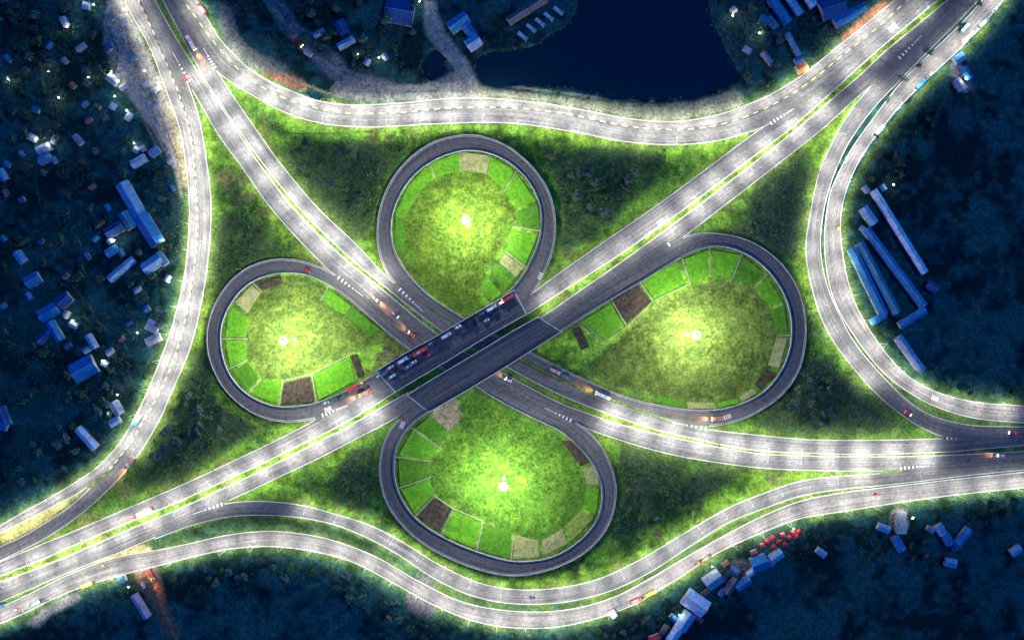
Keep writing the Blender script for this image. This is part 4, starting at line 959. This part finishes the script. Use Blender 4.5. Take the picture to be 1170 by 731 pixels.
# -------- trees
def tree_at(px, py, k, sc, label, group):
    o = protos[k] if tfirst[k] else copy_tree(protos[k]); tfirst[k] = False
    o.location = (*W((px, py)), ground_z(px, py)); o.rotation_euler = (0, 0, R_.uniform(0, 6.28)); o.scale = (sc*R_.uniform(.9,1.1), sc*R_.uniform(.9,1.1), sc)
    tag(o, label, 'tree', group); TREES.append((px, py))
def grove(poly, n, kinds, s0, s1, where, seed):
    rs = random.Random(seed); xs_ = [p[0] for p in poly]; ys_ = [p[1] for p in poly]; pts = []; tries = 0
    while len(pts) < n and tries < n*60:
        tries += 1; px, py = rs.uniform(min(xs_), max(xs_)), rs.uniform(min(ys_), max(ys_)); k = rs.choice(kinds); sc = rs.uniform(s0, s1)
        if not inside(np.array([px]), np.array([py]), poly)[0] or not free(px, py, 6.5*sc): continue
        if any((px-a)**2+(py-b_)**2 < (9*sc)**2 for a, b_, *_ in pts): continue
        pts.append((px, py, k, sc))
    for i, (px, py, k, sc) in enumerate(sorted(pts)):
        tree_at(px, py, k, sc, f"{KN[k]}, {ordn(i+1)} from left {where}", 'trees '+where)
grove([(0,0),(118,0),(118,100),(0,100)],22,[0,0,1,4],.8,1.3,'in the top left corner wood',1)
grove([(0,100),(130,100),(150,200),(0,205)],20,[0,0,1,4],.7,1.15,'around the upper left village',2)
grove([(0,205),(125,205),(125,335),(0,335)],14,[0,0,1],.8,1.2,'around the left border roofs',3)
grove([(165,195),(212,215),(208,300),(196,360),(180,400),(150,360),(150,310)],16,[2,3,1,4],.55,.9,'between western village and road',4)
grove([(0,335),(130,335),(130,460),(0,460)],14,[0,0,1],.7,1.1,'around the square double blue roof',5)
grove([(135,400),(180,400),(150,470),(130,500),(60,550),(0,580),(0,520),(80,480)],28,[2,3,1,2],.6,1.0,'outside the western road\'s lower bend',6)
grove([(345,0),(480,0),(465,80),(400,75),(340,45)],16,[0,1,2],.6,1.0,'north of the northern road',7)
grove([(820,0),(875,0),(900,60),(905,90),(858,108),(845,70)],18,[2,1,3,2],.6,.9,'between large pond and top right houses',8)
grove([(620,92),(700,104),(770,108),(840,98),(840,104),(770,122),(690,120),(620,106)],14,[3,1,2],.42,.6,'on the large pond\'s road bank',9)
grove([(975,215),(985,190),(1010,160),(1040,130),(1075,110),(1070,150),(1020,210),(1000,212)],14,[1,0,3],.6,.9,'above the long eastern sheds',10)
grove([(1010,375),(1035,385),(1090,440),(1165,440),(1165,455),(1080,448),(1020,410)],10,[3,1],.5,.8,'outside the eastern road\'s lower bend',11)
grove([(230,642),(330,636),(400,650),(470,690),(500,712),(450,712),(380,672),(300,655),(240,665)],38,[2,3,1,2],.5,.95,'on the bank of the bottom left pond',12)
grove([(500,700),(600,725),(700,712),(750,690),(735,731),(520,731)],18,[2,3,1],.5,.8,'below the southern road',13)
grove([(750,690),(800,648),(860,620),(920,602),(960,600),(930,625),(860,690)],10,[3,1,0],.45,.7,'behind the roadside market buildings',14)
grove([(1000,585),(1165,565),(1165,600),(1100,600),(1060,640),(1000,640)],12,[0,1,3],.6,.9,'around the lower right houses',15)
grove([(205,440),(240,455),(265,490),(220,525),(170,548),(185,500)],22,[0,2,2,3],.7,1.1,'between western ramp and southwest approach',16)
grove([(645,195),(690,175),(750,185),(700,235),(655,275),(645,240)],22,[0,2,2,3],.6,1.05,'right of the north loop',17)
grove([(320,160),(420,165),(425,230),(410,265),(360,215)],14,[0,1,3,2],.5,.9,'left of the north loop',18)
grove([(890,440),(930,400),(1010,480),(900,495)],20,[2,1,3,2],.55,.95,'below right of the east loop',19)
grove([(715,545),(800,545),(780,585),(720,620)],12,[0,2,3],.5,.9,'right of the south loop',20)
for i, (a, b_, s_) in enumerate([(1116,7,.7),(1094,31,.75),(1062,62,.65),(1048,77,.65),(1034,92,.6),(1012,116,.7)]):
    tree_at(a, b_, 1, s_, f"small dark tree, {ordn(i+1)} from the top in the median of the eastern service road", 'dark trees in the eastern median')

# median shrubs and undergrowth
def hedge(P, n, w, h, label, seed, density=1.0):
    rs = np.random.RandomState(seed); v = []; f = []; P = np.array(P)
    cl = []
    for k in range(int(n*density)):
        i = rs.randint(len(P)); x, y = W(P[i]+rs.uniform(-.6,.6,2)); z = ground_z(P[i][0], P[i][1])
        cl.append(((x, y, z+h*.5), (w, w, h*.5)))
    v, f = leaf_cloud(cl, len(cl)*22, .22, rs); mb = MB(); mb.add(v, f)
    tag(mb.build('median_hedge', M['hedge']), label, 'hedge', 'hedges in the medians')
hedge(medNW, 160, .5, .8, 'thin hedge in the median of the northwest highway', 1)
hedge(medSE, 150, .6, .8, 'thin hedge in the median of the southeast highway', 2)
hedge(medP, 200, .7, .9, 'broken hedge in the median of the southwest flyover approach', 3)
hedge(medQ, 200, .8, .9, 'broken hedge in the median of the northeast flyover approach', 4)
rs = np.random.RandomState(99); v = []; f = []
def scatter(poly, n, size, clump, m, name, seed, hgt=1.3):
    rs = np.random.RandomState(seed); X = np.array([p[0] for p in poly]); Y = np.array([p[1] for p in poly]); cl = []; t_ = 0
    px = rs.uniform(X.min(), X.max(), n*4); py = rs.uniform(Y.min(), Y.max(), n*4); ok = inside(px, py, poly)
    pn = vnoise(px[ok]*S, py[ok]*S, 17, seed); keep = rs.rand(len(pn)) < np.clip((pn-.38)*3.2, .03, 1)
    for a, b_ in zip(px[ok][keep], py[ok][keep]):
        if len(cl) >= n: break
        x, y = W((a, b_)); u = int((x-x0)/cell); v_ = int((y-y0)/cell)
        if not (0 <= u < nx and 0 <= v_ < ny) or best[v_, u] < 2.2 or wf[v_, u] > .1: continue
        if any((a-p)**2+(b_-q)**2 < (r*.8)**2 for p, q, r in OCC): continue
        s = rs.uniform(.5, 1.3)*clump; cl.append(((x, y, GZ[v_, u]+hgt*.3*s), (s, s, hgt*s*.6)))
    return cl
BIG = [([(0,0),(120,0),(135,90),(200,200),(212,240),(205,320),(180,400),(140,490),(90,545),(0,590)], 2600, 'leaf', 1.5),
       ([(250,0),(480,0),(500,60),(470,95),(390,80),(300,40)], 500, 'leaf', 1.3),
       ([(545,92),(620,98),(700,116),(780,116),(850,104),(850,112),(780,132),(700,128),(600,112),(545,106)], 260, 'leaf3', .7),
       ([(815,0),(880,0),(1000,0),(960,45),(900,95),(858,115),(845,70),(825,40)], 600, 'leaf2', 1.2),
       ([(960,240),(975,195),(1020,145),(1090,85),(1150,15),(1170,20),(1110,110),(1040,190),(985,240),(990,330),(1060,410),(1170,440),(1170,460),(1080,445),(1000,380),(970,310)], 700, 'leaf', 1.2),
       ([(90,675),(180,655),(300,632),(400,650),(470,690),(560,722),(680,718),(750,680),(830,635),(950,592),(1170,565),(1170,610),(1000,640),(860,650),(760,731),(430,731),(370,690),(280,665),(200,690),(60,705)], 1500, 'leaf3', 1.2),
       ([(245,110),(300,140),(430,150),(600,150),(700,170),(855,160),(740,235),(640,305),(640,220),(600,170),(530,150),(450,180),(428,280),(360,230),(300,165)], 1000, 'leaf3', 1.7),
       ([(240,130),(300,240),(360,300),(280,300),(235,360),(240,420),(290,480),(340,488),(180,560),(130,570),(215,420),(240,250)], 900, 'leaf3', 1.7),
       ([(350,515),(440,478),(430,560),(470,620),(400,592),(300,565)], 350, 'leaf3', 1.5),
       ([(700,495),(900,538),(830,575),(740,630),(660,650),(705,590)], 450, 'leaf3', 1.6),
       ([(815,250),(930,160),(915,290),(960,400),(1040,490),(860,492),(900,450),(925,380),(890,290)], 700, 'leaf2', 1.6),
       ([(456,262),(526,200),(585,240),(556,318),(536,352),(480,322)], 700, 'hedge', .8),
       ([(670,420),(700,392),(760,345),(836,322),(886,385),(845,452),(760,452)], 900, 'hedge', .8),
       ([(280,345),(345,318),(430,378),(360,422),(290,425)], 320, 'hedge', .4),
       ([(500,512),(550,455),(640,505),(668,565),(620,612),(520,580)], 500, 'hedge', .7)]
for i, (p, n, m_, cs) in enumerate(BIG):
    cl = scatter(p, int(n*1.25), .4, cs*1.15, m_, 'undergrowth', 200+i)
    rs = np.random.RandomState(300+i); v, f = leaf_cloud(cl, len(cl)*12, .34*max(.6, cs), rs); mb = MB(); mb.add(v, f)
    o = mb.build('undergrowth', M[m_]); o['kind'] = 'stuff'

cl = []; rs = np.random.RandomState(77)
for p in PONDS:
    for q in dens(list(p)+[p[0]], 2.2):
        a, b_ = q+rs.uniform(-3, 3, 2)
        if -20 < a < 1190 and -20 < b_ < 750 and free(a, b_, .5) or (rs.rand() < .25 and -20 < b_ < 750):
            s_ = rs.uniform(.6, 1.6); cl.append(((*W((a, b_)), max(-1.7, ground_z(a, b_))+.3), (s_, s_, .8)))
v, f = leaf_cloud(cl, len(cl)*14, .42, rs); mb = MB(); mb.add(v, f); o = mb.build('undergrowth', M['leaf2']); o['kind'] = 'stuff'
rs_ = random.Random(5); tin = []
while len(tin) < 30:
    a, b_ = rs_.uniform(4, 200), rs_.uniform(4, 400)
    if free(a, b_, 7) and all((a-p)**2+(b_-q)**2 > 250 for p, q in TREES+tin if abs(a-p) < 12) and all((a-p)**2+(b_-q)**2 > 60 for p, q in TREES): tin.append((a, b_))
for i, (a, b_) in enumerate(sorted(tin)):
    H_ = house(a, b_, rs_.uniform(4,6), rs_.uniform(5,9), rs_.choice([-30,60,50,-40]), rs_.choice(['deep','grey','blue','teal','rust']), f"dim little hut between the trees, {ordn(i+1)} from left in the western wood", h=2.5)
    H_['group'] = 'dim huts scattered in the western wood'
# ---------------------------------------------------------------- vehicles
def wheels(root, xs_, y, r=.34, w=.24):
    for x in xs_:
        for s in (-1, 1):
            mb = MB(); mb.tube((x, s*(y-w/2), r), (x, s*(y+w/2), r), r, n=12); mb.build('wheel', M['rubber'], root)
def lights(root, xf, xr, y, z, on):
    for s in (-1, 1):
        mb = MB(); mb.box((xf, s*y, z), (.1, .34, .22)); mb.build('headlight', M['head'] if on else M['glass'], root)
        mb = MB(); mb.box((xr, s*y, z), (.1, .3, .2)); mb.build('tail_light', M['tail'] if on else M['body_red'], root)
def prof(mb, pts, w, wt=None):
    """side outline (x,z) extruded across the width with tumblehome"""
    n = len(pts); zt = max(p[1] for p in pts); vs = []
    for s in (-1, 1):
        for x, z in pts: k = 1-.16*max(0, (z-.95))/(max(zt-.95, .1)) if wt else 1; vs.append((x, s*w/2*k, z))
    fs = [tuple(range(n)), tuple(range(2*n-1, n-1, -1))]+[(i, n+i, n+(i+1) % n, (i+1) % n) for i in range(n)]
    mb.add(vs, fs)
def car(c, on):
    r = empty('car', (0,0,0)); mb = MB(); prof(mb, [(-2.15,.35),(2.15,.35),(2.2,.7),(1.2,.95),(-1.9,.95),(-2.2,.8)], 1.75); mb.build('body', M['body_'+c], r)
    mb = MB(); prof(mb, [(-1.85,.95),(1.15,.95),(.55,1.38),(-1.3,1.38)], 1.6, 1); mb.build('window', M['glass'], r)
    mb = MB(); mb.box((-.38, 0, 1.41), (1.75, 1.3, .05)); mb.build('roof', M['body_'+c], r)
    wheels(r, (-1.35, 1.35), .8); lights(r, 2.2, -2.2, .62, .68, on); return r
def bus(c, on):
    r = empty('bus', (0,0,0)); mb = MB(); prof(mb, [(-5.2,.5),(5.1,.5),(5.25,1.5),(5.1,3.05),(-5.2,3.05)], 2.5); mb.build('body', M['body_'+c], r)
    for s in (-1, 1): mb = MB(); mb.box((-.1, s*1.26, 2.1), (9.4, .04, .8)); mb.build('window', M['glass'], r)
    mb = MB(); mb.box((5.2, 0, 2.1), (.12, 2.2, 1.1)); mb.build('windscreen', M['glass'], r)
    mb = MB(); mb.box((0,0,3.08), (10, 2.1, .06)); mb.build('roof', M['body_red' if c == 'red' else 'body_white'], r)
    mb = MB(); mb.box((-1.5, 0, 3.2), (2.4, 1.5, .2)); mb.box((2.2, 0, 3.17), (.9, .9, .14)); mb.build('roof_vent', M['body_silver'], r)
    wheels(r, (-3.3, 3.3), 1.12, .5, .3); lights(r, 5.28, -5.25, .95, .9, on); return r
def truck(c, on, load='brown'):
    r = empty('truck', (0,0,0)); mb = MB(); prof(mb, [(1.9,.6),(3.85,.6),(3.9,1.5),(3.6,2.5),(1.9,2.5)], 2.2); mb.build('cab', M['body_'+c], r)
    mb = MB(); mb.box((3.72,0,1.95), (.25,1.9,.75)); mb.build('windscreen', M['glass'], r)
    mb = MB(); mb.box((-.2,0,.75), (7.2,.9,.3)); mb.build('chassis', M['rubber'], r)
    mb = MB()
    for s in (-1, 1): mb.box((-1.2, s*1.15, 1.55), (5.6,.08,1.2))
    for x in (-4.0, 1.6): mb.box((x, 0, 1.55), (.08,2.2,1.2))
    mb.box((-1.2,0,1.0), (5.5,2.2,.1)); mb.build('cargo_bed', M['body_'+c], r)
    mb = MB(); mb.box((-1.2,0,1.5), (5.3,2.1,.9), 0, .9); mb.build('load', M['body_'+load], r)
    wheels(r, (-3, -1.9, 2.8), .98, .46, .3); lights(r, 3.95, -4.05, .85, .85, on); return r
def rick(c, on):
    r = empty('auto_rickshaw', (0,0,0)); mb = MB(); prof(mb, [(-1.3,.35),(.9,.35),(1.3,.7),(1.1,.95),(-1.3,.95)], 1.3); mb.build('body', M['body_'+c], r)
    mb = MB(); prof(mb, [(-1.3,1.5),(.7,1.5),(.5,1.8),(-1.2,1.8)], 1.3, 1); mb.build('canopy', M['body_'+c], r)
    mb = MB(); prof(mb, [(.7,.95),(1.1,.95),(.75,1.5),(.65,1.5)], 1.15); mb.build('windscreen', M['glass'], r)
    mb = MB(); mb.box((-1.28,0,1.2), (.06,1.1,.6)); mb.build('back_panel', M['body_'+c], r)
    for x, y in ((1.05,0),(-.9,.55),(-.9,-.55)): mb = MB(); mb.tube((x,y-.08,.25), (x,y+.08,.25), .25, n=10); mb.build('wheel', M['rubber'], r)
    mb = MB(); mb.box((1.32,0,.75), (.08,.22,.18)); mb.build('headlight', M['head'] if on else M['glass'], r); return r
def veh(kind, px, py, ang, c, label, on=False, z=None, glow=None, load='brown', lane=None):
    o = dict(car=car, bus=bus, rick=rick)[kind](c, on) if kind != 'truck' else truck(c, on, load)
    x, y = W((px, py)); o.location = (x, y, (ztop(px, py) if z is None else z)+.03); o.rotation_euler = (0, 0, math.radians(-ang))
    tag(o, label, {'rick': 'auto rickshaw'}.get(kind, kind)); xf = {'car': 2.4, 'bus': 5.5, 'truck': 4.1, 'rick': 1.5}[kind]
    if glow:
        for s in (-1, 1):
            ld = bpy.data.lights.new('headlight_beam', 'SPOT'); ld.energy = glow*1.9; ld.color = (1, .42, .14); ld.spot_size = math.radians(40); ld.spot_blend = .8; ld.shadow_soft_size = .1
            lo = bpy.data.objects.new('headlight_beam', ld); C.objects.link(lo); lo.parent = o; lo.location = (xf, s*.7, 1.6); lo.rotation_euler = (0, math.radians(-75), 0)
    return o
ZB = HB+.30; A = -30
V = veh
Vq = [('car',441,426,'blue','small blue car at the lower end of the flyover queue'),('car',450,429,'white','white car beside the blue car at the lower end of the queue'),('car',448,419,'pink','pinkish car behind the barrier edge, third in the flyover queue'),
      ('truck',462,411,'silver','silver truck in the flyover queue, left of the red bus',),('car',468,418,'silver','silver car on the traffic side of the silver truck'),
      ('bus',482,401,'red','red bus in the middle of the flyover queue'),('rick',493,392,'blue','blue auto rickshaw right in front of the red bus'),('car',489,406,'red','red car beside the red bus'),
      ('car',501,388,'black','black car right of the blue auto rickshaw on the flyover'),('truck',511,383,'silver','silver truck with pale load at the centre of the flyover', ),('car',524,373.5,'white','white car alone at the centre of the flyover queue'),
      ('truck',538,366,'black','black truck right of the lone white car on the flyover'),('car',550,359,'dgreen','dark green car in the upper half of the flyover queue'),('truck',562,352,'silver','silver truck near the upper end of the queue'),
      ('car',556,366,'silver','silver car overtaking the silver truck near the upper end'),('car',573,346,'white','white car at the upper end of the flyover queue')]
Vq += [('car',457,423,'black','black car on the traffic side of the pinkish car on the flyover'),('rick',475,405,'green','green auto rickshaw squeezed behind the red bus'),('car',474,413,'white','white car on the traffic side behind the red bus'),
      ('rick',517,378,'black','black auto rickshaw between the silver truck and the lone white car'),('car',531,378,'deep','dark blue car on the traffic side near the lone white car'),('car',545,373,'black','black car on the traffic side of the black truck'),
      ('rick',556,354.5,'deep','dark blue auto rickshaw left of the upper silver truck'),('car',566,358,'black','black car on the traffic side of the upper silver truck'),('rick',434,429,'light','pale auto rickshaw last at the lower end of the queue')]
for q in Vq: V(q[0], q[1], q[2], A, q[3], q[4], z=ZB, load='white' if q[3] == 'silver' else 'black')
V('truck',580,341,A+180,'red','red truck with amber headlights entering the flyover from the north loop', True, z=ZB, glow=900, load='rust')
V('rick',416,436,-35,'yellow','yellow auto rickshaw below the flyover queue'); V('truck',405,443,-32,'red','small red truck on the west loop merge',load='red'); V('truck',386,454,-20,'black','dark truck on the west loop next to the brown plot',load='dgreen')
V('car',375,459,-14,'silver','silver car behind the dark truck on the west loop'); V('car',395,449,-28,'dgreen','dark green car between the dark truck and the red one')
G = 1500
V('truck',418,448,A+180+5,'orange','orange truck with amber beams on the southwest flyover approach', True, glow=G)
V('truck',139,599,158+0,'orange','orange truck on the southwest approach near the bottom left', True, glow=G) if False else V('bus',166,584,156,'orange','orange bus with amber beams heading left on the southwest approach', True, glow=G)
V('bus',219,50,60,'orange','orange bus with amber beams heading down the northwest highway', True, glow=G*1.4)
V('car',213,91,58,'red','red car at the nose of the western ramp', True); V('car',428,341,41,'cream','cream car with amber beams on the highway above the underpass', True, glow=G)
V('car',452,360,40,'blue','blue car in front of the cream car, above the underpass', True); V('car',470,382,220,'orange','orange car coming out of the underpass toward upper left', True, glow=700)
V('car',581,434,210,'white','white car entering the underpass from the southeast', True, glow=500); V('truck',634,424,25,'pink','pinkish truck on the southeast highway by the underpass',load='pink'); V('car',645,430,25,'teal','teal car right of the pinkish truck')
V('bus',689,452,200+3,'brown','brown bus with amber beams on the southeast highway near the east loop', True, glow=G); V('truck',820,478,178,'orange','orange truck with amber beams leaving the east loop', True, glow=G*1.3)
V('truck',150,527,130,'pink','pinkish truck with amber beams on the western ramp at lower left', True, glow=G); V('car',1037,472,32,'red','red car on the eastern ramp at the lower bend', True)
V('car',1143,520,182,'white','white car on the unlit highway near the right border', True, glow=700); V('car',1156,494,182,'red','red car on the unlit highway near the right border', True)
V('car',351,309,25,'red','red car at the top of the west loop'); V('car',1136,12,131,'silver','silver car on the eastern service road, topmost')
V('truck',1123,27,-42,'teal','teal truck parked at the outer edge of the eastern service road',load='white'); V('truck',1101,33,134,'light','light blue truck on the eastern service road under the dark trees',load='light')
V('bus',1104,44,-42,'pink','pinkish bus on the eastern service road'); V('truck',1051,97,-44,'blue','blue truck at the outer edge of the eastern service road',load='blue'); V('car',1062,86,-44,'cream','cream car in front of the blue truck on the eastern service road')
V('truck',1004,149,-50,'cream','cream truck parked at the outer edge of the eastern service road',load='cream'); V('car',966,183,112,'white','white car on the eastern service road, upper bend'); V('rick',957,262,90,'yellow','yellow auto rickshaw on the eastern service road beside the sheds')
V('truck',743,677,-27,'yellow','yellow truck on the southern service road',load='yellow'); V('truck',727,685,-24,'red','small red truck just behind the yellow truck',load='red'); V('truck',806,637,-35,'black','black truck on the outer edge of the southern service road',load='rust'); V('rick',797,641,-35,'rust','rust-coloured auto rickshaw behind the black truck')
V('car',732,683,-26,'green','green car between the red truck and the yellow truck') if False else None
V('truck',101,667,-25,'yellow','yellow truck on the service road at bottom left',load='orange'); V('rick',119,645,-22,'orange','orange auto rickshaw on the service road at bottom left'); V('truck',42,688,-28,'dgreen','dark green truck on the service road at bottom left',load='dgreen')
V('rick',20,695,-28,'orange','orange auto rickshaw lowest on the service road at bottom left'); V('car',3,691,-28,'blue','blue car at the left border of the bottom service road'); V('car',608,682,178,'black','black car on the southern ramp at the bottom of the picture')
V('rick',1000,565,-8,'red','red auto rickshaw on the southern service road at right'); V('truck',158,480,120,'blue','blue truck on the western service road at its lower bend',load='light'); V('rick',150,487,120,'teal','teal auto rickshaw beside the blue truck at the lower bend')
V('truck',172,655,65,'orange','orange truck on the red dirt track, bottom left', True, glow=400, load='red', z=ground_z(172,655)); V('car',164,668,65,'white','white car beside the pinkish roof, bottom left', z=ground_z(164,668))
for i, (a, b_) in enumerate([(597,42),(607,33),(617,26),(627,19.5),(638,12.5)]):  # pond-edge row taken for moored boats, drawn with the truck model
    V('truck',a,b_,38,'light',f"white-blue lorry-shaped boat, {ordn(i+1)} from the left of the row beside the long brown roof", z=ground_z(a,b_), load='white')
V('truck',341,48,50,'orange','orange truck on the earth track north of the ramp', True, glow=900, z=ground_z(341,48)); V('truck',232,12,50,'red','red truck on the outer edge of the northern service road',load='red')
V('car',405,122,4,'white','white car on the northern service road by the small pond')
# porch lamps of the village
def yard_lamp(px, py, i):
    r = empty('yard_lamp', (*W((px, py)), ground_z(px, py))); mb = MB(); mb.tube((0,0,0), (0,0,4.5), .07, n=6); mb.build('pole', M['steel'], r)
    mb = MB(); mb.tube((0,0,4.45), (0,0,4.75), .22, .3, 10); mb.build('lamp_shade', M['lampglass'], r)
    ld = bpy.data.lights.new('yard_light', 'POINT'); ld.energy = 90; ld.color = (1,.97,.85); ld.shadow_soft_size = .3
    lo = bpy.data.objects.new('yard_light', ld); C.objects.link(lo); lo.parent = r; lo.location = (0,0,5.2)
    tag(r, f"small lit yard lamp, {ordn(i+1)} from the left in the villages", 'yard lamp', 'lit yard lamps in the villages')
for i, (a, b_) in enumerate(sorted([(4,196),(44,160),(58,166),(12,92),(58,83),(70,113),(96,0),(80,33),(104,90),(130,84),(138,95),(148,128),(156,165),(164,178),(134,112),(24,299),(73,350),(86,366),(133,275),(189,275),(170,308),(196,322),(102,396),(120,412),(160,380),(137,450),(128,472),(110,8),(168,83),(184,98),(434,68),(410,64),(480,4),(595,28),(836,20),(866,40),(1097,62),(1100,92),(984,252),(1018,212),(880,606),(905,602),(812,645),(840,650),(775,700),(1040,590),(150,668)])):
    if free(a, b_, 1.0): yard_lamp(a, b_, i)
